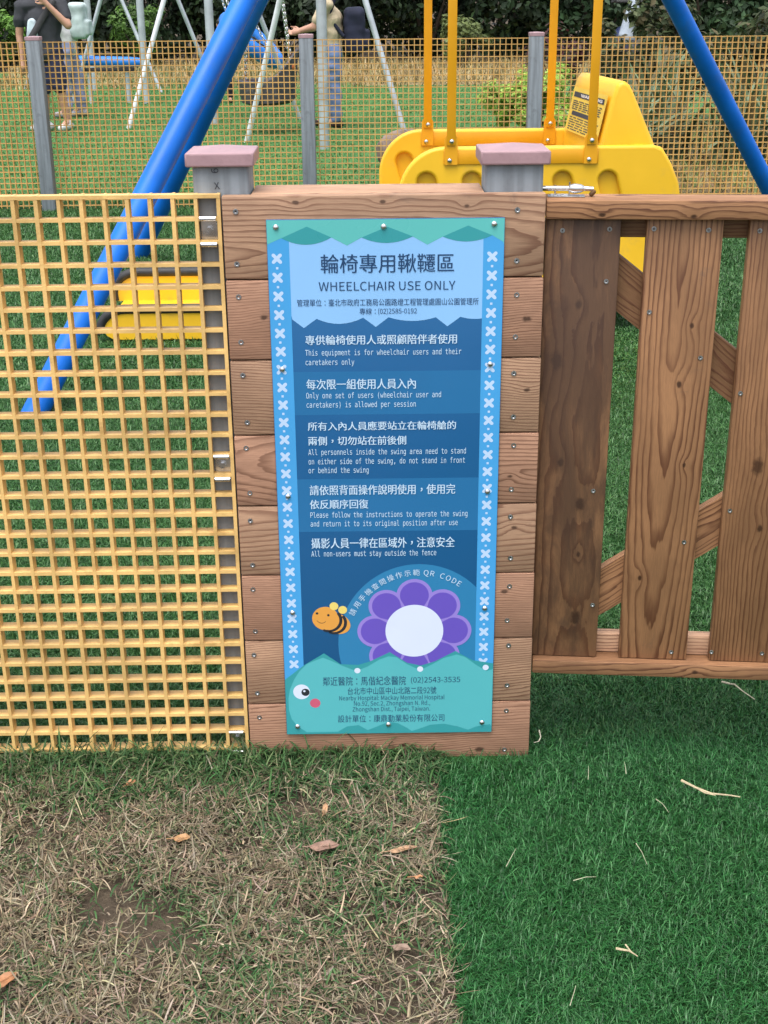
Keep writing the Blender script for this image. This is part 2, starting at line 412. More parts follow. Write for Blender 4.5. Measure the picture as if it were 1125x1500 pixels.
# ------------------------------------------------------------------ plank-clad pillar between the two posts
SEAMS = [1.083, .942, .8015, .664, .529, .3905, .255, .1185, -.015]
box = empty('plank_panel', (.271, .01, 0), 'upright panel of eight horizontal reddish wooden planks that carries the blue sign', 'wooden panel')
EARLY, LATE = (.47, .285, .18), (.19, .092, .056)
KN = [[(-.145, .058, .005), (.0, .058, .005), (.14, .05, .004)], [(-.205, .005, .006), (.245, -.002, .007)], [(.25, .01, .005)], [(.225, -.015, .004)],
      [(.235, .022, .005)], [(.22, .03, .006)], [(-.05, .01, .006)], [(.03, -.03, .006), (.18, -.04, .008), (-.12, -.045, .006)]]
rnd.seed(3)
for k in range(8):
    z1, z0 = SEAMS[k]-.0012, SEAMS[k+1]+.0012
    tone = [1.0, .9, .93, .94, .99, .92, .97, .95][k]
    e = tuple(c*tone*f for c, f in zip(EARLY, [(1, 1, 1), (1.02, .93, .95)][k % 2]))
    mt = wood('X', e, LATE, sway=.009, **[dict(spacing=.0085, c0=-.02, d0=.035, tc=.03, td=.11), dict(spacing=.0042, c0=.12, d0=.05, tc=.03, td=.02), dict(spacing=.0048, c0=-.13, d0=.06, tc=-.04, td=.03), dict(spacing=.0078, c0=.005, d0=.03, tc=-.05, td=-.12), dict(spacing=.009, c0=.06, d0=.03, tc=.05, td=.05), dict(spacing=.004, c0=.11, d0=.04, tc=-.02, td=.02), dict(spacing=.0045, c0=-.09, d0=.05, tc=.05, td=-.04), dict(spacing=.0046, c0=.10, d0=.06, tc=.02, td=.03)][k], knots=KN[k], stain=.12)
    MB().cbox(.003, .5425+.0009*k, -.004-.0006*(k % 2), .017, z0, z1, .0028, 2).build('plank', mt, box, origin=(.271, .0, (z0+z1)/2))
mt = wood('X', tuple(c*1.08 for c in EARLY), LATE, .006, .02, .04, .01, .03, knots=[(.02, .02, .006)])
MB().cbox(.050, .4415, .0176, .122, 1.064, 1.0825, .0025).build('lid', mt, box, origin=(.246, .07, 1.07))
MB().box(.050, .4415, .10, .118, -.012, 1.063).build('back_board', wood('Z', EARLY, LATE), box, origin=(.246, .11, .5))
SCREWS = [(345, 310), (347, 387), (349.5, 435), (353, 501.5), (355.7, 550), (362, 619), (360.6, 656.6), (366, 722.6), (366.6, 763), (370, 828), (370.6, 863.6), (374, 925), (372, 959.5), (377, 1015.5), (380, 1051),
          (758, 307.6), (757, 382), (757, 432), (755, 493.6), (752.7, 547), (752, 610.7), (752.4, 652.6), (749, 717), (747.8, 757), (747.8, 817.6), (746.3, 859), (742.8, 909), (745, 945.6), (742.8, 1004), (741.7, 1041), (739, 1098)]
def screw_mb(x, y, z, r=.0048, axis=(0, -1, 0)):
    ax = Vector(axis); mb = MB(); c = Vector((x, y, z))
    a = ax.orthogonal().normalized(); b = ax.cross(a); n = 14
    prof = [(r, 0), (r*.96, .0007), (r*.55, .0007), (r*.42, .0), (r*.3, -.0008)]
    v, f = [], []
    for rr, h in prof:
        for j in range(n):
            q = 2*math.pi*j/n; v.append(c+ax*h+(a*math.cos(q)+b*math.sin(q))*rr)
    for i in range(len(prof)-1):
        for j in range(n): f.append((i*n+j, i*n+(j+1) % n, (i+1)*n+(j+1) % n, (i+1)*n+j))
    f.append(tuple(range((len(prof)-1)*n, len(prof)*n)))
    return mb.add(v, f)
for px, py in SCREWS:
    x, z = onY(px, py, -.005); screw_mb(x, -.0048, z).build('screw', M_SCREW, box)

# ------------------------------------------------------------------ posts with mauve caps
def post(x0, x1, y0, y1, ztop, label, group, cap=(.010, .0225, .008), marks=None, zcap=None):
    cx, cy = (x0+x1)/2, (y0+y1)/2
    e = empty('fence_post', (cx, cy, 0), label, 'post', group)
    MB().cbox(x0, x1, y0, y1, -.02, ztop, .006, 3).build('shaft', M_POST, e, origin=(cx, cy, 0))
    o, h, pk = cap
    X0, X1, Y0, Y1 = x0-o, x1+o, y0-o, y1+o; zb, zt = ztop-h+.004, ztop+.004
    mb = MB().cbox(X0, X1, Y0, Y1, zb, zt, .003, 2)
    i = .004
    mb.add([(X0+i, Y0+i, zt-.0002), (X1-i, Y0+i, zt-.0002), (X1-i, Y1-i, zt-.0002), (X0+i, Y1-i, zt-.0002), (cx, cy, zt+pk)], [(0, 1, 4), (1, 2, 4), (2, 3, 4), (3, 0, 4)])
    mb.build('cap', M_CAP, e, angle=20)
    return e
pl = post(-.046, .048, .0195, .113, 1.1455, 'grey post with mauve cap and stencilled marks at the left end of the plank panel', 'grey fence posts with mauve caps')
pr = post(.4435, .540, .0195, .113, 1.1445, 'grey post with mauve cap at the plank panel right end beside the gate latch', 'grey fence posts with mauve caps')
def post_mark(body, px, py, hgt, rot):
    v, f = glyphs(body, 'mono'); v = v-(v.max(0)+v.min(0))/2; v = v*hgt/(v[:, 1].max()-v[:, 1].min())
    c, s = math.cos(rot), math.sin(rot); x, z = onY(px, py, .019)
    MB().add([(x+a*c-b*s, .0187, z+a*s+b*c) for a, b in v], f).build('stencil_mark', M_DARK, pl, smooth=False)
post_mark('6', 314.5, 250, .012, -math.pi/2+math.pi); post_mark('X', 317.5, 272, .011, .1)

# ------------------------------------------------------------------ yellow grating fences
def grating(x0, x1, y, z0, z1, pitch, t, depth, edge=True):
    """moulded lattice; bars taper a little towards the back"""
    mb = MB(); n = int(round((x1-x0)/pitch)); eps = .0006
    def bar(a0, a1, c0, c1, horizontal, e):
        tb = .0010
        if horizontal:
            v = [(c0, y+e, a0), (c1, y+e, a0), (c1, y+e, a1), (c0, y+e, a1), (c0, y+depth-e, a0+tb), (c1, y+depth-e, a0+tb), (c1, y+depth-e, a1-tb), (c0, y+depth-e, a1-tb)]
        else:
            v = [(a0, y+e, c0), (a1, y+e, c0), (a1, y+e, c1), (a0, y+e, c1), (a0+tb, y+depth-e, c0), (a1-tb, y+depth-e, c0), (a1-tb, y+depth-e, c1), (a0+tb, y+depth-e, c1)]
        mb.add(v, [(0, 1, 2, 3), (5, 4, 7, 6), (0, 4, 5, 1), (3, 2, 6, 7), (0, 3, 7, 4), (1, 5, 6, 2)])
    jr = random.Random(11); x = x1-t/2
    while x > x0:
        j = jr.uniform(-.0004, .0004); w = t*jr.uniform(.9, 1.1)/2; bar(x-w+j, x+w+j, z0, z1, False, 0); x -= pitch
    z = z1-t/2; first = True
    while z > z0:
        j = 0 if first else jr.uniform(-.0004, .0004); w = t*jr.uniform(.92, 1.12)/2
        bar(z-w+j, z+w+j, x0, x1-.0006, True, eps if not first else -.0005); first = False; z -= pitch
    return mb
P = .038
fp = empty('grating_fence', (-.6, .013, 0), 'near yellow grating fence panel clipped to the left post with grass at its foot', 'fence panel', 'yellow grating fence panels')
grating(-1.35, 0.0, 0.0, -.03, 1.0845, P, .0063, .027).build('grating', M_GRATE, fp, smooth=False)
for px, py in ((306, 338), (326, 683), (347.5, 1083)):
    x, z = onY(px, py, .008); w = .0135
    mb = MB(); zz = .0205
    mb.box(x-w, x+w, .0165, .0185, z-zz+.002, z+zz-.002)
    for s in (-1, 1):
        za = z+s*zz
        mb.box(x-w, x+w, -.0022, .0185, za-.001, za+.001); mb.tube([(x-w, -.0012, za+s*.001), (x+w, -.0012, za+s*.001)], .0042, 12)
    c = mb.build('clip', M_STEEL, fp, smooth=False)
    MB().tube([(x, .0163, z), (x, .0152, z)], .0082, 18).tube([(x, .0152, z), (x, .010, z)], .0058, 6).build('bolt', M_STEEL, c)

FARX = [-3.75, -1.955, -.166, 1.352, 3.05]
FY = 7.0
far_txt = ['grating fence section across the lawn left of the leftmost far post', 'far grating fence section behind the blue legs, left of the middle far post', 'far grating fence section between middle post and the post by the bright shrub', 'far grating fence section in front of strap-leaved plants at right']
for i in range(4):
    a, b = FARX[i]+.002, FARX[i+1]-.002
    e = empty('grating_fence', ((a+b)/2, FY, 0), far_txt[i], 'fence panel', 'yellow grating fence panels')
    grating(a, b, FY, -.02, 1.0845, P, .0054, .025).build('grating', M_GRATE_FAR, e, smooth=False)
far_post_txt = {1: 'leftmost far grey post standing in front of the walking man', 2: 'middle far grey post in front of the dark basket swing', 3: 'far grey post beside the bright green shrub behind yellow straps'}
for i in (1, 2, 3):
    x = FARX[i]; post(x-.046, x+.046, FY-.095, FY-.003, 1.115, far_post_txt[i], 'grey fence posts with mauve caps', cap=(.002, .024, .004))

# ------------------------------------------------------------------ wooden gate (open by a few degrees towards the viewer)
gate = empty('wooden_gate', (.547, .0, 0), 'brown wooden plank gate with diagonal braces and a bolt on its top rail', 'gate')
GROT = R(-5.4)
GE, GL = (.315, .160, .076), (.105, .040, .019)
def gpart(name, mb, mt, origin, **kw):
    """gate parts are modelled in the gate's own closed position, the gate is turned as a whole"""
    me_o = mb.build(name, mt, gate, origin=Vector(origin)+Vector((.547, 0, 0)), **kw); return me_o
def gm(mb): mb.v = [(x+.547, y, z) for x, y, z in mb.v]; return mb
gpart('top_rail', gm(MB().cbox(-.0035, .64, 0, .075, 1.038, 1.070, .003)), wood('X', tuple(c*1.22 for c in GE), GL, .005, -.03, .02, .02, .02, knots=[(-.23, -.008, .005), (-.08, -.01, .005), (.06, .0, .005)]), (.32, .037, 1.054))
gpart('bottom_rail', gm(MB().cbox(.0025, .64, 0, .075, .177, .2055, .003)), wood('X', tuple(c*1.05 for c in GE), GL, .005, .03, .03, .01, .03, knots=[(-.01, .0, .006)], stain=.25), (.32, .037, .19))
gpart('back_rail', gm(MB().cbox(.004, .64, .0405, .064, 1.002, 1.0372, .002)), wood('X', tuple(c*.6 for c in GE), GL), (.32, .05, 1.02))
gpart('back_rail', gm(MB().cbox(.004, .64, .0405, .064, .2065, .246, .002)), wood('X', tuple(c*1.2 for c in EARLY), LATE), (.32, .05, .225))
GP = [(-.003, .124, .95, dict(c0=.02, d0=.09, tc=.01, td=.01, stain=.8, spacing=.0075, knots=[(.27, -.002, .008), (.17, -.035, .016), (-.10, .018, .012), (-.33, .02, .013), (-.2, .02, .005), (-.02, -.02, .008)])),
      (.167, .294, 1.0, dict(c0=-.006, d0=.013, tc=.016, td=-.058, spacing=.0088, sway=.016, knots=[(.13, .010, .006), (.235, .024, .005), (-.245, -.034, .005), (-.02, .03, .004)])),
      (.337, .464, .95, dict(c0=.05, d0=.05, tc=-.02, td=.03, spacing=.006, stain=.3, stain_col=(.10, .045, .02), knots=[(.27, .045, .008), (.17, .04, .007), (-.02, -.01, .014), (-.14, .005, .007)])),
      (.507, .634, .9, dict(c0=-.02, d0=.03, tc=.02, td=.04, knots=[(.1, 0, .007)]))]
for a, b, tn, kw in GP:
    e = tuple(c*tn for c in GE); z0 = .2065
    o = gpart('plank', gm(MB().cbox(a, b, .018, .040, z0, 1.0373, .0025)), wood('Z', e, GL, rough=.48, **kw), ((a+b)/2, .029, .62))
for s, z00 in ((-1, 1.0), (1, .246)):
    p0 = Vector((.006, 0, 1.004 if s < 0 else .236)); sl = -.775 if s < 0 else .715
    L = math.hypot(.54, .54*sl); ang = math.atan(sl)
    zc0 = .919-.131*sl if s < 0 else .336-.131*sl
    # parallelogram with vertical ends, between the two back rails
    hh = .049
    xa, xb = (.0, .535) 
    poly = []
    n = 12
    lo, hi = .2475, 1.0015
    top = [(x, min(hi, zc0+sl*x+hh)) for x in np.linspace(xa, xb, n)]; bot = [(x, max(lo, zc0+sl*x-hh)) for x in np.linspace(xb, xa, n)]
    poly = top+bot
    tn = .72 if s < 0 else 1.25
    mt = wood('X', tuple(c*tn for c in GE), GL, .004, 0, .03, 0, .02)
    mb = gm(MB().prism(poly, .041, .063)); 
    # turn the board's own axis along its length so that the grain follows it
    o3 = Vector((.547+.27, .052, zc0+sl*.27)); rot = Matrix.Rotation(ang, 3, 'Y')
    mb.v = [tuple(rot @ (Vector(p)-o3)+o3) for p in mb.v]
    o = mb.build('diagonal_brace', mt, gate, origin=o3, smooth=False); o.rotation_euler = (0, -ang, 0)
for px, py in ((824, 337.5), (893, 335.5), (958, 335), (1038, 337), (1113, 338), (888, 412), (951, 457), (1026, 524), (1084.5, 576), (869, 719), (1069, 748), (1002, 794), (868, 886), (983, 955), (1042, 955), (1116, 957)):
    # pixel measured on the front of the planks, in the gate's turned plane
    y = .0; 
    for _ in range(6):
        x, z = onY(px, py, y); lx = (x-.547)*math.cos(GROT)+y*math.sin(GROT); y = lx*math.sin(GROT)+.018*math.cos(GROT)
    gm(screw_mb(lx, .0172, z, .0042)).build('screw', M_SCREW, gate)
lt = gm(MB().cbox(.0, .062, .030, .050, 1.0703, 1.0722, .0008)).build('latch_plate', M_SCREW, gate)
zc = 1.0835
gm(MB().tube([(-.02, .040, zc), (.034, .040, zc)], .0042, 14).tube([(.034, .04, zc), (.039, .04, zc), (.045, .04, zc), (.055, .04, zc), (.06, .04, zc)], [.0042, .007, .0082, .007, .0045], 16).tube([(.06, .04, zc), (.076, .04, zc-.001)], .004, 14)).build('slide_bolt', M_STEEL, gate)
for lx_, lz_ in ((.036, 1.094), (.012, 1.089)): gm(MB().tube([(lx_, .04, 1.0725), (lx_, .04, lz_)], .0013, 8)).build('latch_pin', M_STEEL, gate)
gm(MB().capsule((.073, .038, 1.0745), (.077, .038, 1.0785), .0042, .0036)).build('bolt_end', pm('rusty_steel', (.12, .06, .02), .7, .3, var=.4, scale=90), gate)
def chain_mb(p0, p1, ln=.012, wr=.0012, sag=0.0, width=.42):
    p0, p1 = Vector(p0), Vector(p1); n = max(2, int((p1-p0).length/(ln*.72))); mb = MB(); d = (p1-p0).normalized()
    s1 = d.orthogonal().normalized(); s2 = d.cross(s1)
    for i in range(n):
        t = (i+.5)/n; c = p0.lerp(p1, t)-Vector((0, 0, sag*math.sin(math.pi*t))); sd = s1 if i % 2 else s2
        pts = [c+d*math.cos(q)*ln*.5+sd*math.sin(q)*ln*width*.5 for q in [2*math.pi*k/8 for k in range(9)]]
        mb.tube(pts, wr, 5, caps=False)
    return mb
gm(chain_mb((.004, .036, 1.0735), (.034, .036, 1.0735), .008, .0008)).build('latch_chain', M_STEEL, gate)
gate.rotation_euler = (0, 0, GROT)
# ------------------------------------------------------------------ blue information sign
SY = -.0092
def S(px, py): return onY(px, py, SY)
sign = empty('information_sign', (.274, SY, .55), 'tall blue sign with white rules text, purple flower and bee, screwed to the wooden planks', 'sign')
def pmat(name, hexcol, k=.92, rough=.32):
    c = tuple(v*k for v in srgb(hexcol)); return pm(name, c, rough, var=.025, scale=3, dirt=tuple(v*.8+.02 for v in c), dirt_amt=.15, spec=.45)
I_TEAL, I_TEALD = pmat('print_teal', '63c2bf'), pmat('print_dark_teal', '3c9fa6')
I_SKY, I_EDGE = pmat('print_sky_blue', '93c8fb'), pmat('print_edge_blue', '4ba6e6')
I_B1, I_B2, I_DOME = pmat('print_deep_blue', '1f5f94'), pmat('print_mid_blue', '2a72a8'), pmat('print_dome_blue', '3283b6')
I_WHITE, I_PALE, I_TEXT = pmat('print_white', 'dfe9ff'), pmat('print_pale_blue', 'c2dcfb'), pmat('print_pale_text', 'c9e4fb')
I_NAVY, I_LILAC, I_PURP = pmat('print_navy', '26476f'), pmat('print_lilac', '9a86dd'), pmat('print_purple', '6c58c4')
I_ORANGE, I_YELLOW, I_BLACK, I_RED = pmat('print_orange', 'e8a44c'), pmat('print_light_yellow', 'f0d878'), pmat('print_black', '2c3038'), pmat('print_coral', 'd0607c')
I_CREAT = pmat('print_turquoise', '5cbcc4')
SX0, SX1 = .0755, .4745
SZ0, SZ1 = .0530, 1.0435
LAY = [0]
def ly(k): return SY-.00006*k
MB().cbox(SX0, SX1, SY, SY+.0035, SZ0, SZ1, .0012, 2).build('sign_plate', I_B1, sign)
def clip(poly):
    return [(min(max(x, SX0+.0008), SX1-.0008), min(max(z, SZ0+.0008), SZ1-.0008)) for x, z in poly]
def art(name, mat, pts, k, parent=None, px=True):
    poly = [S(*p) for p in pts] if px else pts
    poly = clip(poly); q = [poly[0]]
    for p in poly[1:]:
        if math.hypot(p[0]-q[-1][0], p[1]-q[-1][1]) > 1e-5: q.append(p)
    return MB().flat(q, ly(k)).build(name, mat, parent or sign, smooth=False)
def ell(cx, cz, rx, rz, n=40, a0=0, a1=2*math.pi, rot=0.0):
    out = []
    for i in range(n):
        t = a0+(a1-a0)*i/n; x, z = rx*math.cos(t), rz*math.sin(t)
        out.append((cx+x*math.cos(rot)-z*math.sin(rot), cz+x*math.sin(rot)+z*math.cos(rot)))
    return out
C5 = lambda pts: [(380+x/2.9605, 310+y/2.9605) for x, y in pts]
C6 = lambda pts: [(380+x/2.9605, 600+y/2.9605) for x, y in pts]
C7 = lambda pts: [(380+x/2.9605, 820+y/2.9605) for x, y in pts]
def curve(p0, p1, sag, n=10):
    return [(p0[0]+(p1[0]-p0[0])*i/n, p0[1]+(p1[1]-p0[1])*i/n+sag*4*(i/n)*(1-i/n)) for i in range(n+1)]
XL, XR = .1128, .4390              # inner edges of the two patterned border strips
# text bands
zb = [S(550, 543.8)[1], S(550, 607)[1], S(550, 701)[1], S(550, 778)[1]]
def rect(name, mat, x0, x1, z0, z1, k): return art(name, mat, [(x0, z0), (x1, z0), (x1, z1), (x0, z1)], k, px=False)
rect('text_band', I_B2, XL, XR, zb[1], zb[0], 1); rect('text_band', I_B2, XL, XR, zb[3], zb[2], 1)
# dome behind the flower
dc = S(613, 943); dr = .1515
pts = [(min(x, XR), z) for x, z in ell(dc[0], dc[1], dr, .1650, 72)]
art('dome', I_DOME, pts, 1, px=False)
# header
hp = C5([(120, 60), (985, 60), (985, 463)]+curve((965, 463), (872, 456), 5, 6)+[(815, 497)]+curve((765, 458), (560, 458), 16, 8)+[(505, 500)]+curve((450, 460), (248, 465), 24, 8)+[(193, 505), (143, 468), (120, 452)])
hp = [(min(max(x, XL), XR), z) for x, z in [S(*p) for p in hp]]
art('header_panel', I_SKY, hp, 2, px=False)
# border strips with cross-stitch pattern
z0x, z1x = S(404, 379)[1], S(430, 973)[1]; pit = (z0x-z1x)/24
for x0, x1, xc in ((SX0, XL, (.0915, .0947)), (XR, SX1, (.4545, .4545))):
    st = rect('border_strip', I_EDGE, x0, x1, SZ0, SZ1, 3)
    mb = MB(); 
    for i in range(25):
        z = z0x-pit*i; x = xc[0]+(xc[1]-xc[0])*i/24
        for s in (1, -1):
            a = Matrix.Rotation(s*math.pi/4, 2); hw, hl = .0030, .0112
            q = []
            for sg in (1, -1):
                for t in np.linspace(-math.pi/2, math.pi/2, 5):
                    v = a @ Vector((sg*(hl-hw+hw*math.cos(t)), sg*hw*math.sin(t))); q.append((x+v.x, z+v.y))
            mb.flat(q, ly(4 if s > 0 else 4.35))
        if i < 24:
            mb.flat([(x-.002, z-pit*.5-.002), (x+.002, z-pit*.5-.002), (x+.002, z-pit*.5+.002), (x-.002, z-pit*.5+.002)], ly(4.2))
    mb.build('cross_pattern', I_PALE, st, smooth=False)
# top band with three dark mountains
top = C5([(-10, 0), (1090, 0), (1090, 146), (1058, 131), (1010, 102)]+[(905, 80), (795, 108), (728, 143), (665, 107), (555, 80), (443, 112), (380, 147), (312, 112), (205, 90), (95, 115), (35, 142), (-10, 166)])
tb = art('top_band', I_TEAL, top, 5)
for p, l, r_, s in (((205, 65), (95, 115), (312, 112), 30), ((555, 65), (443, 112), (665, 107), 26), ((905, 60), (795, 108), (1010, 102), 24)):
    art('mountain', I_TEALD, C5([p]+[l]+curve(l, r_, s, 10)[1:]), 6, tb)
# flower: eight petals round an empty white disc
fl = S(607, 924)
flower = MB().flat(ell(fl[0], fl[1], .0545, .0545, 56), ly(9)).build('flower', I_WHITE, sign, smooth=False)
def petal(a, inset):
    ra, w = .0945, .0335-inset
    R1 = .0960-inset; poly = []
    c = (fl[0]+.0740*math.cos(a), fl[1]+.0740*math.sin(a))
    for i in range(29):
        t = a-math.pi*.62+2*math.pi*.62*i/28; poly.append((c[0]+w*math.cos(t), c[1]+w*math.sin(t)))
    rr = .03
    poly.append((fl[0]+rr*math.cos(a+.22*(1-inset*25)), fl[1]+rr*math.sin(a+.22*(1-inset*25)))); poly.append((fl[0]+rr*math.cos(a-.22*(1-inset*25)), fl[1]+rr*math.sin(a-.22*(1-inset*25))))
    return poly
zcut = .150
for i in range(8):
    a = math.pi/2+i*math.pi/4
    o = art('petal', I_LILAC, petal(a, 0), 7+.05*i, flower, px=False); art('petal_heart', I_PURP, petal(a, .0066), 8, o, px=False)
# waves and the round-eyed creature at the bottom
sea = C7([(100, 780), (100, 520), (196, 455), (280, 405), (352, 452), (428, 455), (480, 440), (565, 400), (640, 446), (700, 458), (760, 440), (850, 395), (925, 435), (1040, 448), (1040, 780)])
sw = art('wave', I_TEALD, sea, 10)
front = C7([(205, 747), (165, 720), (140, 690), (128, 650), (126, 600), (133, 560), (150, 520), (172, 485), (205, 452), (240, 437), (275, 424), (310, 437), (370, 463), (420, 482), (470, 462), (520, 432), (560, 418), (595, 422), (640, 452), (697, 478), (750, 452), (800, 425), (855, 410), (890, 420), (940, 455), (985, 482), (1010, 474), (1040, 470), (1040, 722), (1000, 712), (940, 722), (905, 736), (860, 722), (800, 710), (740, 715), (690, 733), (660, 742), (640, 728), (600, 708), (560, 702), (470, 738), (430, 716), (380, 722), (340, 745)])
cr = art('creature', I_CREAT, front, 11)
def disc(name, mat, px, py, rad, k, parent, asp=1.0):
    c = S(px, py); return art(name, mat, ell(c[0], c[1], rad, rad*asp, 32), k, parent, px=False)
for p in C7([(425, 480), (697, 473), (981, 466)]): disc('dot', I_WHITE, p[0], p[1], .0058, 12, cr)
e = disc('eye', I_WHITE, *C7([(183, 572)])[0], .0160, 12, cr); disc('pupil', I_BLACK, *C7([(200, 574)])[0], .0079, 13, e); disc('glint', I_WHITE, *C7([(195, 569)])[0], .0022, 14, e)
disc('cheek', I_RED, *C7([(242, 621)])[0], .0101, 12, cr)
# bee
bc = S(*C7([(286, 254)])[0]); b2 = S(*C7([(325, 272)])[0])
bee = art('bee', I_ORANGE, ell(bc[0], bc[1], .0248, .0242, 40), 8, px=False)
tail = art('tail', I_ORANGE, ell(bc[0]+.0225, bc[1]-.0115, .0250, .0205, 40, rot=-.45), 7.4, bee, px=False)
for (dx, k, w) in ((.0075, 7.8, .0046), (.0185, 7.6, .0046)):
    out = []
    rx = .0252-.0012*(dx > .01); 
    for i in range(25):
        t = -2.05+2.75*i/24; out.append((bc[0]+dx*.9+rx*math.cos(t), bc[1]-dx*.5+rx*math.sin(t)))
    for i in range(24, -1, -1):
        t = -2.05+2.75*i/24; out.append((bc[0]+dx*.9+(rx-w)*math.cos(t)*.99-.001, bc[1]-dx*.5+(rx-w)*math.sin(t)))
    art('stripe', I_BLACK, out, 8.4, bee, px=False)
for p in C7([(323, 201), (361, 217)]): disc('wing', I_YELLOW, p[0], p[1], .0082, 8.6, bee)
for p in C7([(250, 232), (299, 240)]): disc('eye', I_BLACK, p[0], p[1], .0024, 9, bee)
sm = [S(*p) for p in C7(curve((249, 262), (288, 266), 9, 8))]
MB().flat([(x, z) for x, z in sm]+[(x, z-.0011) for x, z in reversed(sm)], ly(9)).build('smile', I_BLACK, bee, smooth=False)
# lettering: (text, left, right, top, baseline in photograph pixels, ink, face, weight)
def line(body, l, r, t, b, ink, kind='sans', wt=0.0, k=15, parent=None):
    x0, _ = S(l, (t+b)/2); x1, _ = S(r, (t+b)/2); _, zt = S((l+r)/2, t); _, zb_ = S((l+r)/2, b)
    cjk = any(ord(c) > 0x2E80 for c in body); mb = MB()
    if cjk:                                   # square characters on an even pitch, punctuation centred in its square
        wds = [1.0 if ord(c) > 0x2E80 else .56 for c in body]; em = (x1-x0)/(sum(wds)-.08); sz = (zt-zb_)/.92; x = x0-.04*em
        for ch, w in zip(body, wds):
            v, f = glyphs(ch, 'cjk' if ord(ch) > 0x2E80 else 'sans')
            if len(v):
                q = v.copy()
                if ch in '，：':
                    q = q-(q.max(0)+q.min(0))/2+np.array([.5, .34])
                elif w < 1: q[:, 0] += (w-(v[:, 0].max()+v[:, 0].min()))/2; q[:, 1] -= .0
                for j in range(2 if wt else 1):
                    mb.add([(x+(a+j*wt)*em, ly(k+.25*j), zb_+(c+.07)*sz) for a, c in q], f)
            x += w*em
    else:
        v, f = glyphs(body, kind); sx = (x1-x0)/(v[:, 0].max()-v[:, 0].min()); vt = glyphs('H', kind)[0][:, 1].max(); sz = (zt-zb_)/vt
        mb.add([(x0+(a-v[:, 0].min())*sx, ly(k), zb_+c*sz) for a, c in v], f)
    return mb.build('lettering', ink, parent or sign, smooth=False)
T = [('輪椅專用鞦韆區', 469.5, 665.5, 371.5, 399, I_NAVY, 'sans', .012), ('WHEELCHAIR USE ONLY', 466.8, 667, 412.2, 425, I_NAVY, 'sans', 0),
     ('管理單位：臺北市政府工務局公園路燈工程管理處圓山公園管理所', 435, 701, 437.2, 447.4, I_NAVY, 'sans', 0), ('專線：', 526.6, 554, 451, 460.4, I_NAVY, 'sans', 0), ('(02)2585-0192', 554, 610.7, 451.8, 459, I_NAVY, 'sans', 0),
     ('專供輪椅使用人或照顧陪伴者使用', 447, 670, 490, 504, I_TEXT, 'sans', .03), ('This equipment is for wheelchair users and their', 447, 675.6, 511.4, 519.6, I_TEXT, 'mono', 0), ('caretakers only', 447.6, 519, 526.2, 534.4, I_TEXT, 'mono', 0),
     ('每次限一組使用人員入內', 448.6, 609.7, 554.6, 569.6, I_TEXT, 'sans', .03), ('Only one set of users (wheelchair user and', 448.6, 646, 574.3, 582.5, I_TEXT, 'mono', 0), ('caretakers) is allowed per session', 449, 609, 588, 596.2, I_TEXT, 'mono', 0),
     ('所有入內人員應要站立在輪椅艙的', 451, 668, 617, 629.5, I_TEXT, 'sans', .03), ('兩側，切勿站在前後側', 451, 595, 638.5, 651.5, I_TEXT, 'sans', .03),
     ('All personnels inside the swing area need to stand', 451.6, 682.4, 657, 665.2, I_TEXT, 'mono', 0), ('on either side of the swing, do not stand in front', 452, 681, 670.7, 678.8, I_TEXT, 'mono', 0), ('or behind the swing', 452, 540, 684.4, 692.5, I_TEXT, 'mono', 0),
     ('請依照背面操作說明使用，使用完', 453.6, 666.5, 709.5, 724, I_TEXT, 'sans', .03), ('依反順序回復', 454, 539, 731.5, 744.8, I_TEXT, 'sans', .03),
     ('Please follow the instructions to operate the swing', 454.7, 684.7, 749, 757, I_TEXT, 'mono', 0), ('and return it to its original position after use', 455, 670.5, 762, 770, I_TEXT, 'mono', 0),
     ('攝影人員一律在區域外，注意安全', 456, 665.5, 787, 802, I_TEXT, 'sans', .03), ('All non-users must stay outside the fence', 456, 639, 806, 814, I_TEXT, 'mono', 0),
     ('鄰近醫院：馬偕紀念醫院', 473, 594.5, 990.6, 1003.5, I_NAVY, 'sans', 0), ('(02)2543-3535', 602, 674, 991.4, 999.2, I_NAVY, 'sans', 0), ('台北市中山區中山北路二段92號', 509, 639, 1006, 1016.5, I_NAVY, 'sans', 0),
     ('Nearby Hospital: Mackay Memorial Hospital', 497, 651, 1018.5, 1024.7, I_NAVY, 'sans', 0), ('No.92, Sec.2, Zhongshan N. Rd.,', 518.5, 630, 1026.6, 1032.8, I_NAVY, 'sans', 0), ('Zhongshan Dist., Taipei, Taiwan.', 516.5, 630, 1035, 1041.2, I_NAVY, 'sans', 0),
     ('設計單位：康鼎勤業股份有限公司', 495, 651.6, 1046.4, 1057, I_NAVY, 'sans', 0)]
for a in T: line(*a)
# curved line over the flower
arc = MB()
def arc_glyph(ch, a, h):
    v, f = glyphs(ch, 'cjk' if ord(ch) > 0x2E80 else 'sans')
    if len(v) == 0: return
    cjk = ord(ch) > 0x2E80
    sc = h/.92 if cjk else h/.86
    xc = (v[:, 0].min()+v[:, 0].max())/2; zc_ = .34
    rot = a-math.pi/2; c, s = math.cos(rot), math.sin(rot)
    cx, cz = dc[0]+.1385*math.cos(a), dc[1]+.1480*math.sin(a)
    arc.add([(cx+((x-xc)*c-(y-zc_)*s)*sc, ly(15), cz+((x-xc)*s+(y-zc_)*c)*sc) for x, y in v], f)
for i, ch in enumerate('請用手機查閱操作示範'): arc_glyph(ch, R(152.5-i*6.75), .0125)
for ch, a in zip('QRCODE', (84.2, 79.4, 71.6, 66.6, 61.6, 57.2)): arc_glyph(ch, R(a), .0125)
arc.build('lettering', I_TEXT, sign, smooth=False)
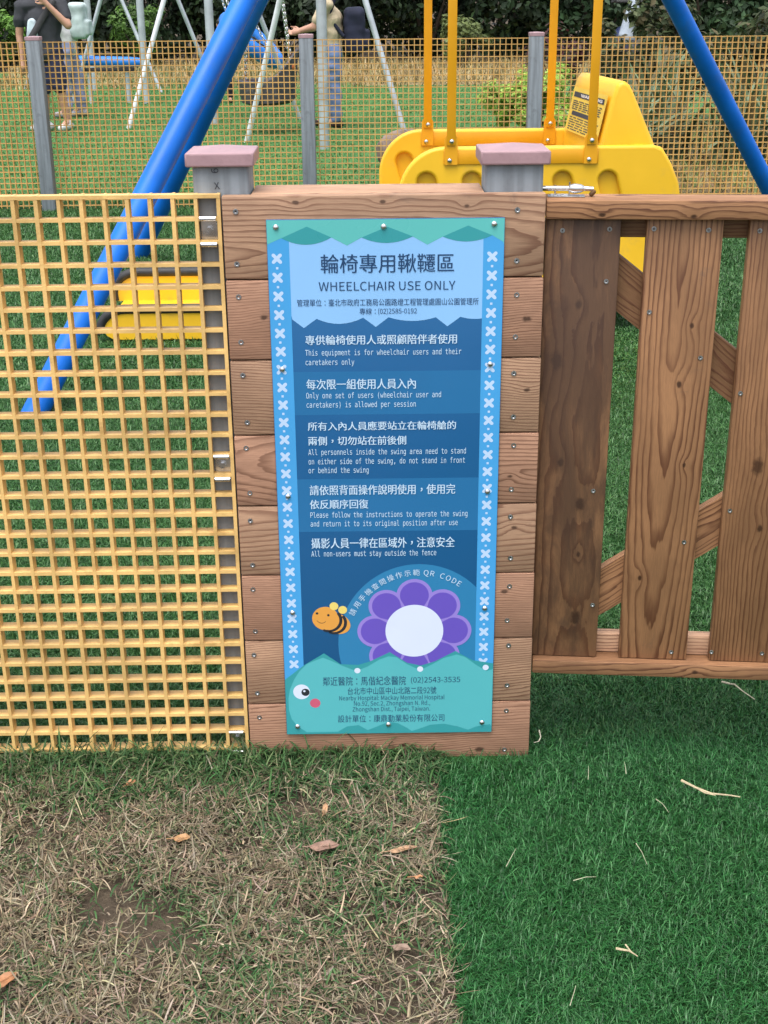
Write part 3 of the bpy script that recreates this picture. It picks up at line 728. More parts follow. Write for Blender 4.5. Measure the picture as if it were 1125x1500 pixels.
for px, py in ((404, 333), (562, 332), (724, 328), (413.5, 541), (718, 533.5), (422, 727), (714, 720), (428.6, 897.5), (710, 891), (436, 1064), (569, 1061), (706, 1058)):
    x, z = S(px, py); MB().dome((x, SY-.0001, z), .0053, .0042, n=18, k=5).build('rivet', M_STEEL, sign)
# ------------------------------------------------------------------ blue swing frame
sf = empty('swing_frame', (.75, 3.7, 0), 'big blue tubular swing frame with slanting legs behind the near fences', 'swing frame')
BH = 2.4; AL, AR = Vector((.35, 3.72, BH)), Vector((1.16, 3.72, BH))
bl = [(Vector((-.969, 2.256, -.02)), AL), (Vector((-1.076, 5.245, -.02)), AL), (Vector((2.70, 5.245, -.02)), AR+Vector((-.28, 0, 0))), (Vector((2.75, 2.256, -.02)), AR)]
for a, b in bl: MB().tube([a, b], .0455, 24).build('leg', M_BLUE, sf)
MB().tube([AL-Vector((.15, 0, 0)), AR+Vector((.15, 0, 0))], .055, 24).build('beam', M_BLUE, sf)

# ------------------------------------------------------------------ yellow wheelchair swing
ws = empty('wheelchair_swing', (.95, 3.77, 0), 'yellow moulded wheelchair swing with high backrest, hung on flat yellow straps', 'swing')
def curve_panel(outer, holes, y0, depth, bev, name, mat, parent):
    cu = bpy.data.curves.new('c', 'CURVE'); cu.dimensions = '2D'; cu.fill_mode = 'BOTH'; cu.extrude = depth/2-bev; cu.bevel_depth = bev; cu.bevel_resolution = 3
    for poly in [outer]+holes:
        s = cu.splines.new('POLY'); s.points.add(len(poly)-1); s.use_cyclic_u = True
        for i, (x, z) in enumerate(poly): s.points[i].co = (x, z, 0, 1)
    o = bpy.data.objects.new('c', cu); COL.objects.link(o); bpy.context.view_layer.update()
    me = o.evaluated_get(bpy.context.evaluated_depsgraph_get()).to_mesh()
    mb = MB().add([(p.co.x, y0+depth/2-p.co.z, p.co.y) for p in me.vertices], [tuple(p.vertices) for p in me.polygons])
    bpy.data.objects.remove(o); bpy.data.curves.remove(cu)
    return mb.build(name, mat, parent)
def side_outline(dx, ins=0.0):
    pts = []
    for i in range(15):
        t = math.pi-math.pi/2*i/14; pts.append((.565+dx+(.188-ins)*math.cos(t), .575+(.195-ins)*math.sin(t)))
    pts += [(1.43+dx, .770-ins), (1.462+dx-ins, .758-ins), (1.50+dx-ins, .70-ins), (1.535+dx-ins, .625), (1.549+dx-ins, .55), (1.545+dx-ins, .36), (1.50+dx-ins, .16+ins), (1.44+dx, .12+ins), (.60+dx, .12+ins)]
    for i in range(1, 8):
        t = -math.pi/2-math.pi/2*i/8; pts.append((.565+dx+(.188-ins)*math.cos(t), .30+(.18-ins)*math.sin(t)))
    return pts
def slot(cx, cz, w, h, til):
    q = []
    for sg in (1, -1):
        for t in np.linspace(0, math.pi, 11): 
            q.append((w*math.cos(t)*sg, sg*(h-w)+w*math.sin(t)*sg))
    c, s = math.cos(til), math.sin(til)
    return [(cx+x*c-z*s, cz+x*s+z*c) for x, z in q]
for (y0, dx) in ((3.40, 0.0), (4.13, -.075)):
    holes = [slot(.50+dx+.1905*i, .585, .052, .108, .28) for i in range(5)]
    sp = curve_panel(side_outline(dx), holes, y0, .045, .012, 'side_panel', M_YEL, ws)
    MB().prism(side_outline(dx, .02), y0+.030, y0+.075).build('panel_core', M_YEL, sp, angle=30)
    yb = y0-.007 if dx == 0 else y0-.007
    x0, x1 = .555+dx*.9, 1.201+dx*1.1
    MB().cbox(x0, x1, yb, y0-.0005, .712 if dx == 0 else .708, .7715, .003).build('mounting_plate', M_YEL2, ws)
    for xb, zt in ((.5855+dx*.9, .806), (1.1665+dx*1.05, .806)):
        hb = MB().cbox(xb-.0185, xb+.0185, yb-.012, yb-.006, .79, BH-.05, .002); hb.prism([(xb-.027+.054*(i/12 if False else 0), .70) for i in range(0)]+[(xb-.027, .712), (xb+.027, .712)]+[(xb+.027*math.cos(t), .812+.027*math.sin(t)) for t in np.linspace(0, math.pi, 11)], yb-.0062, yb-.0004)
        hb.build('hanger_strap', M_YEL2, ws)
        for xx, zz, yy in ((xb+.002, .806, yb-.0122), (xb-.006, .729, yb-.0066)):
            MB().dome((xx, yy, zz), .0105, .008, n=16).build('bolt', M_STEEL, ws)
MB().cbox(.50, 1.40, 3.475, 4.135, .10, .14, .006).build('floor', M_YEL, ws)
# wedge-shaped backrest spanning the two panels
prof = [(1.215, .60), (1.222, .775), (1.248, .90), (1.262, .975), (1.274, 1.012), (1.290, 1.030), (1.312, 1.031), (1.332, 1.016), (1.350, .985), (1.40, .88), (1.452, .772), (1.50, .68), (1.50, .60)]
bm = bmesh.new()
def bev_prism(prof, y0, y1, dx0, dx1, b, seg):
    bm = bmesh.new(); f0 = [bm.verts.new((x+dx0, y0, z)) for x, z in prof]; f1 = [bm.verts.new((x+dx1, y1, z)) for x, z in prof]
    bm.faces.new(f0); bm.faces.new(list(reversed(f1)))
    for i in range(len(prof)): bm.faces.new((f0[i], f1[i], f1[(i+1) % len(prof)], f0[(i+1) % len(prof)]))
    bmesh.ops.recalc_face_normals(bm, faces=bm.faces)
    ed = [e for e in bm.edges if abs(e.verts[0].co.y-e.verts[1].co.y) < .01]
    bmesh.ops.bevel(bm, geom=ed, offset=b, segments=seg, affect='EDGES', profile=.5)
    return MB().bm(bm)
br = bev_prism(prof, 3.47, 4.12, 0.0, -.068, .018, 4).build('backrest', M_YEL, ws, angle=50)
MB().capsule((1.375, 3.47, .745), (1.46, 3.47, .742), .036, .03, n=18).build('moulded_boss', M_YEL, ws)
# warning label on the front face of the backrest
fa, fb = Vector((1.222, 0, .775)), Vector((1.262, 0, .975)); fd = (fb-fa).normalized(); fn = Vector((-fd.z, 0, fd.x))
def lab(y0, y1, t0, t1, off):
    """rectangle on the backrest's sloping front; y across, t up the slope from its foot"""
    L = (fb-fa).length; out = []
    for y, t in ((y0, t0), (y0, t1), (y1, t1), (y1, t0)):
        x_sl = -.068*(y-3.47)/.65
        p = fa+(fb-fa)*t; out.append((p.x+x_sl+fn.x*off, y, p.z+fn.z*off))
    return out
M_LABY, M_LABP = pm('label_yellow', (.74, .53, .07), .5, var=.05), pm('label_pale', (.62, .60, .60), .5, var=.05)
wl_ = MB().add(lab(3.50, 4.06, .04, .985, .012), [(0, 1, 2, 3)]).build('warning_label', M_LABY, br, smooth=False)
def bars(rows, mat, off, name):
    mb = MB()
    for (y0, y1, t0, t1) in rows: mb.add(lab(y0, y1, t0, t1, off), [(0, 1, 2, 3)])
    return mb.build(name, mat, wl_, smooth=False)
bars([(3.53, 4.03, .78, .89), (3.58, 4.0, .395, .485)], M_DARK, .0135, 'label_heading')
rr = random.Random(5); rows = []
for t in list(np.arange(.70, .52, -.042))+list(np.arange(.35, .08, -.05)):
    y = 4.02
    while y > 3.56:
        w = rr.uniform(.03, .11); rows.append((max(y-w, 3.54), y, t-.012, t+.008)); y -= w+.018
    
bars(rows, M_DARK, .0135, 'label_print')
def label_word(body, yc, t, h, w):
    v, f = glyphs(body, 'sans', .02); v = v-(v.max(0)+v.min(0))/2; v = v/(v.max(0)-v.min(0))*np.array([w, h])
    L = (fb-fa).length; out = []
    for a, b in v:
        y = yc-a; tt = t+b/L; p = fa+(fb-fa)*tt; out.append((p.x-.068*(y-3.47)/.65+fn.x*.0150, y, p.z+fn.z*.0150))
    MB().add(out, f).build('lettering', M_LABP, wl_, smooth=False)
label_word('WARNING', 3.73, .835, .013, .36)
# folded ramp at the swing's left end: plate and two guards with black rubber edging
rp = MB().cbox(-.895, .46, 3.325, 3.80, .048, .070, .004).build('ramp', M_YEL, ws)
for y0, zt, zb_, xl in ((3.30, .122, .004, -.905), (3.775, .185, .066, -.925)):
    out = [(.45, zb_), (.45, zt)]+[(xl+.10-.10*math.sin(t), zt-.085+.085*math.cos(t)) for t in np.linspace(0, math.pi/2, 9)]+([(xl+.003, .048), (xl+.016, .022), (xl+.045, zb_)] if y0 < 3.5 else [(xl, zb_)])
    g = MB().prism(out, y0, y0+.018).build('ramp_guard', M_YEL, rp, angle=30)
    path = [(.45, y0+.009, zt+.012)]+[(xl+.10-.112*math.sin(t), y0+.009, zt-.085+.097*math.cos(t)) for t in np.linspace(0, math.pi/2, 9)]+[(xl-.010, y0+.009, max(.03, zt-.115))]
    MB().tube(path, .021, 10).build('edge_trim', M_RUBBER, rp)
# ------------------------------------------------------------------ galvanised swing set across the lawn
ss = empty('metal_swing_set', (-1.5, 14, 0), 'long grey galvanised swing set with upright posts and slanting legs beyond the far fence', 'swing set')
PB = [Vector((-.18, 10.46, -.02)), Vector((-1.48, 12.96, -.02)), Vector((-2.69, 15.86, -.02)), Vector((-3.86, 18.34, -.02))]
PT = [p+Vector((0, 0, 2.62)) for p in PB]
LEGS = [((-.97, 11.11), (.62, 10.2)), ((-2.38, 12.58), (-.55, 13.5)), ((-3.70, 15.97), (-1.75, 16.1)), ((-5.03, 18.91), (-2.80, 17.93))]
for i in range(4):
    MB().tube([PB[i], PT[i]], .047, 16).build('post', M_GALV, ss)
    for j, (lx, ly_) in enumerate(LEGS[i]):
        MB().tube([(lx, ly_, -.02), PT[i]], .0265, 12).build('leg', M_WHITEPAINT if (i, j) in ((0, 0), (1, 0)) else M_GALV, ss)
MB().tube([PT[0]+(PT[0]-PT[1])*.06, PT[3]+(PT[3]-PT[2])*.06], .05, 16).build('beam', M_GALV, ss)
def along(t): return PT[0].lerp(PT[3], t)
# dark bucket swing with orange lining
M_SEAT = pm('dark_grey_seat_plastic', (.045, .042, .048), .55, var=.3, scale=8, dirt=(.18, .17, .17), dirt_amt=.5)
M_ORG = pm('orange_lining', (.50, .13, .035), .55, var=.2, scale=6)
bs = empty('basket_swing', (-.80, 12.0, .30), 'dark grey basket seat with orange lining hanging on chains behind the middle far post', 'swing seat')
def bowl(cx, cy, z0, rx, ry, h, t=.03, back=.25, n=28):
    mb = MB(); v, f = [], []; prof = [(.25, 0), (.8, .03), (.97, .12), (1.0, .5), (1.03, 1.0), (.95, 1.03), (.90, .95), (.86, .5), (.8, .2), (.3, .13)]
    for s, q in prof:
        for k in range(n):
            a = 2*math.pi*k/n; lift = back*max(0, math.cos(a))**1.5*(q if q < 1 else 1)
            v.append((cx+rx*s*math.cos(a)*(1+.1*q), cy+ry*s*math.sin(a), z0+h*q+lift))
    for i in range(len(prof)-1):
        for k in range(n): f.append((i*n+k, i*n+(k+1) % n, (i+1)*n+(k+1) % n, (i+1)*n+k))
    f += [tuple(reversed(range(n))), tuple(range((len(prof)-1)*n, len(prof)*n))]
    return mb.add(v, f)
bowl(-.80, 12.0, .28, .285, .30, .24, back=.30).build('seat_shell', M_SEAT, bs)
MB().cbox(-.92, -.66, 11.80, 12.2, .335, .36, .01).build('seat_lining', M_ORG, bs)
MB().capsule((-.555, 11.88, .66), (-.555, 12.12, .66), .05, .05).build('headrest', M_ORG, bs)
for dx, dy in ((-.24, -.1), (-.24, .1), (.24, -.12), (.24, .12)):
    tp = along(.17)+Vector((dx*.25, dy, 0)); chain_mb((-.80+dx, 12.0+dy, .50 if dx < 0 else .70), tp, .05, .006).build('chain', M_STEEL, bs)
# ring-shaped blue nest swing
nr = empty('nest_swing', (-1.05, 14.0, .8), 'bright blue padded ring swing hanging tilted on chains behind the blue frame legs', 'swing seat')
c0 = Vector((-1.12, 14.0, .84)); ax = Vector((.62, -.1, .75)).normalized(); u1 = ax.orthogonal().normalized(); u2 = ax.cross(u1)
pts = [c0+(u1*math.cos(t)+u2*math.sin(t))*.36 for t in np.linspace(0, 2*math.pi, 41)]
M_BLUEPAD = pm('blue_padding', (.008, .17, .58), .5, var=.15, scale=8)
MB().tube(pts, .085, 14, caps=False).build('padded_ring', M_BLUEPAD, nr)
mb = MB()
for i in range(-3, 4):
    w = math.sqrt(max(0, .31**2-(i*.085)**2))
    mb.tube([c0+u1*i*.085-u2*w, c0+u1*i*.085+u2*w], .008, 6).tube([c0+u2*i*.085-u1*w, c0+u2*i*.085+u1*w], .0079, 6)
mb.build('rope_net', M_RUBBER, nr)
for i in (4, 14, 24, 34): chain_mb(pts[i], along(.45)+Vector((0, .05*(i-19)/15, 0)), .06, .006).build('chain', M_STEEL, nr)
# blue padded bar on the far bay
pb = empty('padded_bar', (-3.2, 16.0, .5), 'horizontal blue padded bar left of the blue frame legs, beyond the far fence', 'play bar')
MB().tube([(-3.70, 16.05, .535), (-3.6, 16.05, .535), (-2.9, 16.0, .515), (-2.72, 16.0, .512)], [.062, .066, .066, .05], 16).build('blue_pad', M_BLUEPAD, pb)
MB().cbox(-3.55, -2.85, 15.97, 16.09, .40, .445, .01).build('underside', M_RUBBER, pb)
for x in (-3.45, -2.95): MB().tube([(x, 16.03, -.02), (x, 16.03, .41)], .03, 12).build('leg', M_GALV, pb)

# ------------------------------------------------------------------ people
M_SKIN = pm('skin', (.46, .25, .17), .5, var=.08, scale=12); M_HAIR = pm('dark_hair', (.018, .014, .012), .5, var=.3, scale=80)
def person(base, J, label, wear, face=1.0, seed=0):
    """J: joints relative to base (metres). one melted body; clothes, shoes and hair as parts"""
    b = Vector(base); e = empty('person', base, label, 'person')
    g = {k: b+Vector(v) for k, v in J.items()}
    V = Vector; mb = MB()
    side = g['sh_r']-g['sh_l']; sd = side.normalized(); fwd = V((face*1.0, 0, 0)) if abs(face) == 1 else V((math.cos(face), math.sin(face), 0))
    pel, chest, neck, head = g['pelvis'], g['chest'], g['neck'], g['head']
    def limb(m, ks, rs, grow=0.0, frac=(0, 1)):
        pts = [g[k] for k in ks]
        for i in range(len(pts)-1): m.capsule(pts[i], pts[i+1], rs[i]+grow, rs[i+1]+grow)
    # trunk
    mb.capsule(pel, chest, .105, .12, (sd, 1.38)); mb.capsule(chest, neck+V((0, 0, -.06)), .115, .06, (sd, 1.5)); mb.capsule(g['sh_l'], g['sh_r'], .05, .05)
    mb.capsule(neck+V((0, 0, -.05)), head+V((0, 0, -.06)), .052, .05)
    mb.capsule(head+V((0, 0, -.045))+fwd*.012, head+V((0, 0, .035))-fwd*.008, .072, .09)
    mb.capsule(head+fwd*.085+V((0, 0, -.012)), head+fwd*.102+V((0, 0, -.035)), .010, .015)          # nose
    mb.capsule(head+fwd*.05+V((0, 0, -.095)), head+fwd*.065+V((0, 0, -.10)), .03, .028)             # chin
    sv2 = fwd.cross(V((0, 0, 1)))
    for s in (-1, 1): mb.capsule(head+sv2*s*.083+V((0, 0, -.03)), head+sv2*s*.086+V((0, 0, .015)), .014, .018)
    for s in 'lr':
        limb(mb, ['sh_'+s, 'el_'+s], [.052, .041]); limb(mb, ['el_'+s, 'wr_'+s], [.041, .027])
        limb(mb, ['hip_'+s, 'kn_'+s], [.085, .058]); limb(mb, ['kn_'+s, 'an_'+s], [.056, .036]); 
        mb.capsule(g['an_'+s], g['toe_'+s], .036, .03)
        w = g['wr_'+s]; d = (w-g['el_'+s]).normalized(); pn = g.get('palm_'+s); 
        a = d.orthogonal().normalized() if pn is None else (pn-b).normalized(); c = d.cross(a).normalized()
        mb.capsule(w, w+d*.075, .024, .030, (a, 1.25))
        for i, (o, ln) in enumerate(((-.027, .062), (-.009, .075), (.009, .07), (.027, .055))):
            p0 = w+d*.085+a*o; p1 = p0+d*ln*.55+c*.006; p2 = p1+d*ln*.36+c*.022
            mb.capsule(p0, p1, .0095, .0088, n=8, k=2); mb.capsule(p1, p2, .0088, .0078, n=8, k=2)
        t0 = w+d*.03-a*.03; mb.capsule(t0, t0+d*.03-a*.028+c*.012, .012, .0105, n=8, k=2); mb.capsule(t0+d*.03-a*.028+c*.012, t0+d*.06-a*.034+c*.024, .0105, .009, n=8, k=2)
    remesh(mb, .0085, 2).build('body', M_SKIN, e, angle=180)
    for s in (-1, 1):
        MB().capsule(head+fwd*.083+sv2*s*.032+V((0, 0, .006)), head+fwd*.084+sv2*s*.032+V((0, 0, .006)), .011, .011, n=10, k=3).build('eye', M_DARK, e)
    MB().capsule(head+fwd*.084-sv2*.02+V((0, 0, -.066)), head+fwd*.084+sv2*.02+V((0, 0, -.066)), .006, .006, n=8).build('mouth', pm('lips', (.33, .12, .10), .5), e)
    hr = MB().capsule(head+V((0, 0, .035))-fwd*.024, head+V((0, 0, .05))-fwd*.01, .098, .096); hr.capsule(head-fwd*.05+V((0, 0, -.03)), head-fwd*.04+V((0, 0, .03)), .08, .09)
    if wear.get('long_hair'): hr.capsule(head-fwd*.06, neck-fwd*.05+V((0, 0, -.08)), .075, .05)
    folds(remesh(hr, .010, 2), .014, 22).build('hair', wear.get('hair', M_HAIR), e, angle=180)
    # shirt
    sh = MB(); sh.capsule(pel+V((0, 0, -.06)), chest, .125, .137, (sd, 1.38)); sh.capsule(chest, neck+V((0, 0, -.075)), .132, .066, (sd, 1.5)); sh.capsule(g['sh_l'], g['sh_r'], .066, .066)
    for s in 'lr':
        t = wear['sleeve']; el = g['el_'+s]; m_ = g['sh_'+s].lerp(el, min(1, t*1.0)); sh.capsule(g['sh_'+s], m_, .070, .060)
        if t > 1: sh.capsule(el, el.lerp(g['wr_'+s], t-1), .056, .044)
    folds(remesh(sh, .010, 2), .018, 8).build('shirt', wear['shirt'], e, angle=180)
    tr = MB(); tr.capsule(pel+V((0, 0, -.02)), pel+V((0, 0, .06)), .118, .115, (sd, 1.36))
    for s in 'lr':
        t = wear['leg']; k_ = g['kn_'+s]; m_ = g['hip_'+s].lerp(k_, min(1, t)); tr.capsule(g['hip_'+s], m_, .102, .085)
        if t > 1: tr.capsule(k_, k_.lerp(g['an_'+s], t-1), .078, .066)
    folds(remesh(tr, .010, 2), .018, 8).build('trousers', wear['trousers'], e, angle=180)
    for s in 'lr':
        d = (g['toe_'+s]-g['an_'+s]); d.z = 0; d.normalize(); a0 = g['an_'+s]; t0 = g['toe_'+s]
        so = MB(); so.capsule(V((a0.x, a0.y, b.z+.045))-d*.035, V((t0.x, t0.y, b.z+.036))+d*.02, .046, .036, (V((0, 0, 1)), .92)); so.capsule(V((a0.x, a0.y, b.z+.05)), V((a0.x, a0.y, b.z+.085)), .046, .043)
        remesh(so, .010, 2).build('shoe', wear['shoes'], e, angle=180)
    return e, g
def folds(mb, amp=.010, f=9.0):
    # creases pushed into a cloth surface
    out = []
    for x, y, z in mb.v:
        q = Vector((x*f*.8, y*f*.8, z*f*1.5)); out.append((x+amp*mnoise.noise(q), y+amp*mnoise.noise(q+Vector((7, 3, 1))), z+amp*.6*mnoise.noise(q+Vector((1, 9, 4)))))
    mb.v = out; return mb
def pack_mb(x, y, z, sx, sy, sz):
    # rucksack: padded body, front pocket, top loop
    mb = MB().cbox(x-sx, x+sx, y-sy, y+sy, z-sz, z+sz, min(sx, sy)*.55, 3).cbox(x+sx*.6, x+sx*1.5, y-sy*.75, y+sy*.75, z-sz*.8, z+sz*.05, sx*.28, 3)
    return folds(remesh(mb, .012, 2), .012, 8)
def cloth(n, c, var=.18): return pm(n, c, .85, var=var, scale=9, bump=.2, bscale=90, spec=.2)
# man in the dark shirt walking to the left, hand raised to his face
J = dict(pelvis=(0, 0, .86), chest=(.02, .02, 1.12), neck=(.02, .01, 1.34), head=(.02, -.02, 1.50), sh_l=(-.20, 0, 1.245), sh_r=(.22, .02, 1.255), el_l=(-.245, .02, .97), wr_l=(-.235, -.02, .72), el_r=(.295, -.10, 1.06), wr_r=(.11, -.16, 1.27),
         hip_l=(-.09, 0, .82), hip_r=(.09, .0, .82), kn_l=(-.03, -.03, .44), an_l=(-.05, .0, .09), toe_l=(-.16, -.05, .035), kn_r=(.13, .0, .45), an_r=(.17, .04, .09), toe_r=(.13, -.09, .035))
man, g = person((-3.165, 12.4, 0), J, 'man in dark tee and navy shorts with cross-body strap, hand raised to his face', dict(shirt=cloth('charcoal_tee', (.045, .047, .055)), sleeve=.62, trousers=cloth('navy_shorts', (.03, .035, .07)), leg=.98, shoes=cloth('white_shoes', (.5, .5, .5))), face=-math.pi*.62)
MB().tube([g['sh_r']+Vector((-.05, -.09, .05)), g['chest']+Vector((.03, -.155, .02)), g['pelvis']+Vector((-.10, -.165, .06))], .032, 8, flat=((0, -1, 0), .3)).build('strap', M_RUBBER, man)
pr_ = remesh(MB().capsule(g['chest']+Vector((-.09, -.128, -.03)), g['chest']+Vector((-.10, -.135, -.20)), .045, .06, ((1, 0, 0), 1.1)), .012, 2)
pr_.v = [(x, max(y, g['chest'].y-.162), z) for x, y, z in pr_.v]
pr_.build('shirt_print', cloth('pale_print', (.42, .50, .55), .35), man)
# man in beige shirt and jeans pushing the basket swing
J = dict(pelvis=(.02, 0, .83), chest=(.0, 0, 1.10), neck=(-.03, 0, 1.33), head=(-.07, 0, 1.50), sh_l=(-.02, -.19, 1.25), sh_r=(-.02, .19, 1.25), el_l=(-.16, -.20, 1.02), wr_l=(-.30, -.12, .985), el_r=(-.17, .18, 1.02), wr_r=(-.31, .08, .985),
         hip_l=(.02, -.09, .80), hip_r=(.03, .09, .80), kn_l=(.03, -.09, .43), an_l=(.05, -.09, .09), toe_l=(-.08, -.10, .035), kn_r=(-.05, .09, .43), an_r=(-.04, .09, .09), toe_r=(-.17, .09, .035))
jm, g = person((-.165, 12.5, 0), J, 'man in beige shirt and blue jeans with a dark backpack, pushing the basket swing', dict(shirt=cloth('beige_shirt', (.50, .41, .28)), sleeve=.75, trousers=cloth('blue_jeans', (.14, .20, .36)), leg=1.93, shoes=cloth('brown_shoes', (.05, .035, .03))), face=-1.0)
M_PACK = cloth('navy_backpack', (.022, .025, .045))
pack_mb(.095, 12.5, .98, .11, .16, .235).build('backpack', M_PACK, jm, angle=180)
MB().tube([(-.10, 12.34, 1.30), (-.17, 12.35, 1.12), (-.02, 12.35, .93)], .02, 8).build('backpack_strap', M_PACK, jm)
# woman in a white top with a mint backpack
J = dict(pelvis=(.0, 0, .84), chest=(-.01, 0, 1.10), neck=(-.02, 0, 1.31), head=(-.05, 0, 1.46), sh_l=(-.02, -.18, 1.23), sh_r=(-.02, .18, 1.23), el_l=(-.10, -.22, .99), wr_l=(-.24, -.14, 1.04), el_r=(-.05, .2, .98), wr_r=(-.22, .14, 1.0),
         hip_l=(0, -.085, .80), hip_r=(0, .085, .80), kn_l=(-.06, -.09, .43), an_l=(-.03, -.09, .09), toe_l=(-.15, -.09, .035), kn_r=(.06, .09, .43), an_r=(.09, .09, .09), toe_r=(-.02, .09, .035))
wo, g = person((-3.27, 14.0, 0), J, 'woman in white top with mint backpack, half behind the dark-shirted man', dict(shirt=cloth('white_top', (.62, .60, .62)), sleeve=1.5, trousers=cloth('pale_denim', (.25, .27, .40)), leg=1.9, shoes=cloth('grey_shoes', (.3, .3, .32)), long_hair=True), face=-1.0)
pack_mb(-3.11, 14.0, 1.07, .095, .15, .20).build('backpack', cloth('mint_backpack', (.42, .50, .50)), wo, angle=180)
MB().tube([(-3.33, 13.84, 1.27), (-3.41, 13.84, 1.12), (-3.22, 13.86, .95)], .018, 8).build('scarf', cloth('pink_scarf', (.55, .33, .36)), wo)
# child standing half hidden by the blue legs: the same builder at child scale
J = dict(pelvis=(0, 0, .80), chest=(0, 0, 1.06), neck=(.0, 0, 1.27), head=(.0, -.02, 1.46), sh_l=(-.19, 0, 1.18), sh_r=(.19, 0, 1.18), el_l=(-.24, .0, .94), wr_l=(-.23, -.06, .72), el_r=(.24, .0, .94), wr_r=(.23, -.06, .72),
     hip_l=(-.09, 0, .77), hip_r=(.09, 0, .77), kn_l=(-.1, -.02, .42), an_l=(-.1, .0, .09), toe_l=(-.12, -.13, .035), kn_r=(.1, -.02, .42), an_r=(.1, .0, .09), toe_r=(.12, -.13, .035))
ch, g = person((0, 0, 0), J, 'child in dark clothes and black shoes, mostly hidden behind the blue frame legs', dict(shirt=cloth('dark_red_jumper', (.16, .04, .04)), sleeve=1.6, trousers=cloth('dark_trousers', (.03, .03, .04)), leg=1.8, shoes=cloth('black_shoes', (.02, .02, .022))), face=-math.pi/2)
for c_ in ch.children:
    c_.data.transform(Matrix.Scale(.66, 4))
ch.location = (-1.66, 15.9, 0)

# ------------------------------------------------------------------ planting
M_LEAF = tintmat('leaf', .55, .25); M_BARK = pm('bark', (.05, .038, .028), .9, var=.3, scale=12)
def shrub(name, cat, label, base, rx, ry, z0, z1, n, size, cols, clumps=26, group=None, stems=4, asp=.5, seed=1):
    r = np.random.default_rng(seed); e = empty(name, base, label, cat, group)
    c = np.array(base)+np.array([0, 0, (z0+z1)/2]); rz = (z1-z0)/2
    d = r.normal(size=(clumps, 3)); d /= np.linalg.norm(d, axis=1, keepdims=True); rad = r.uniform(.35, 1.0, (clumps, 1))**.6
    cc = d*rad*np.array([rx, ry, rz])*.86; cs = r.uniform(.16, .34, clumps)*min(rx, rz)*1.25
    k = r.integers(0, clumps, n); off = r.normal(size=(n, 3)); off /= np.linalg.norm(off, axis=1, keepdims=True); off *= (r.uniform(0, 1, (n, 1))**.45)
    P_ = c+cc[k]+off*cs[k][:, None]; P_[:, 2] = np.maximum(P_[:, 2], .03+.1*r.uniform(size=n))
    N = off+d[k]*.4+np.array([0, -.15, .55])+r.normal(size=(n, 3))*.45
    ct = r.uniform(.72, 1.28, clumps); col = np.array(cols)[r.integers(0, len(cols), n)]*ct[k][:, None]*(1+r.normal(size=(n, 1))*.2)
    leaves('foliage', P_, N, size*r.uniform(.6, 1.3, n), np.clip(col, .003, .9), M_LEAF, e, asp)
    mb = MB()
    for i in range(stems):
        a = 2*math.pi*i/max(1, stems)+.4; q = Vector(base); tp = q+Vector((math.cos(a)*rx*.45, math.sin(a)*ry*.45, (z0+z1)*.5))
        mb.tube([q+Vector((math.cos(a)*.04, math.sin(a)*.04, -.03)), q.lerp(tp, .5)+Vector((.02, 0, .08)), tp], [.03*rx+.008, .02*rx+.006, .004], 7)
    mb.build('stem', M_BARK, e)
    return e
DKG = [(.013, .028, .011), (.018, .038, .014), (.026, .05, .018), (.010, .022, .009)]
HEDGE = [(-8.6, 25.6, 1.9, 2.9, 0), (-6.3, 26.0, 1.7, 3.1, 1), (-4.2, 25.4, 1.6, 2.8, 0), (-2.4, 26.2, 1.6, 3.2, 2), (-.5, 25.8, 1.7, 3.0, 1), (1.4, 26.2, 1.6, 3.1, 0), (3.2, 25.6, 1.6, 2.9, 2), (4.8, 25.0, 1.5, 3.2, 3), (6.6, 24.2, 1.6, 3.0, 3), (8.6, 24.6, 1.8, 3.2, 3)]
HTXT = ['leftmost dark hedge bush beyond the walking man', 'dark hedge bush behind the man in the dark shirt', 'dark hedge bush with bright patch below, behind the padded blue bar', 'dark hedge bush behind the grey swing posts, left of the blue legs', 'dark hedge bush behind the man with jeans', 'dark hedge bush between man with jeans and yellow straps', 'dark hedge bush behind the tall yellow straps', 'mid green bush to the right of the yellow straps', 'mid green bush behind the right blue leg', 'rightmost mid green bush at the top right corner']
for i, (x, y, w, h, t) in enumerate(HEDGE):
    cols = [DKG, [tuple(v*.8 for v in c) for c in DKG], [tuple(v*1.15 for v in c) for c in DKG], [(.022, .05, .02), (.032, .07, .028), (.05, .09, .04), (.016, .035, .014)]][t]
    shrub('hedge_bush', 'bush', HTXT[i], (x, y, 0), w, 1.5, -.1, h, 7500, .16, cols, 34, 'dark bushes along the back of the lawn', 5, seed=20+i)
# a dense far planting behind, reads as one dark mass
n = 9000; P_ = np.stack([rng.uniform(-26, 26, n), rng.uniform(28, 31, n), rng.uniform(.0, 4.2, n)], -1)
tag(leaves('distant_thicket', P_, rng.normal(size=(n, 3))+np.array([0, -.6, .4]), rng.uniform(.3, .6, n), pick(DKG, n, .3), M_LEAF), 'dark thicket of leaves behind the hedge bushes', 'thicket', kind='stuff')
BRT = [(.24, .38, .05), (.30, .45, .07), (.17, .29, .04), (.36, .48, .11)]
shrub('bright_shrub', 'shrub', 'bright yellow-green clipped shrub right behind the far fence, beside its right post', (1.86, 10.6, 0), .66, .5, .06, .72, 11000, .052, BRT, 46, seed=51, stems=9)
shrub('low_shrub', 'shrub', 'bright green low shrub at the left edge behind the walking man', (-6.6, 23.6, 0), .95, .7, .0, 1.15, 2600, .11, [(.09, .19, .03), (.12, .25, .04), (.06, .13, .025)], 22, seed=52)
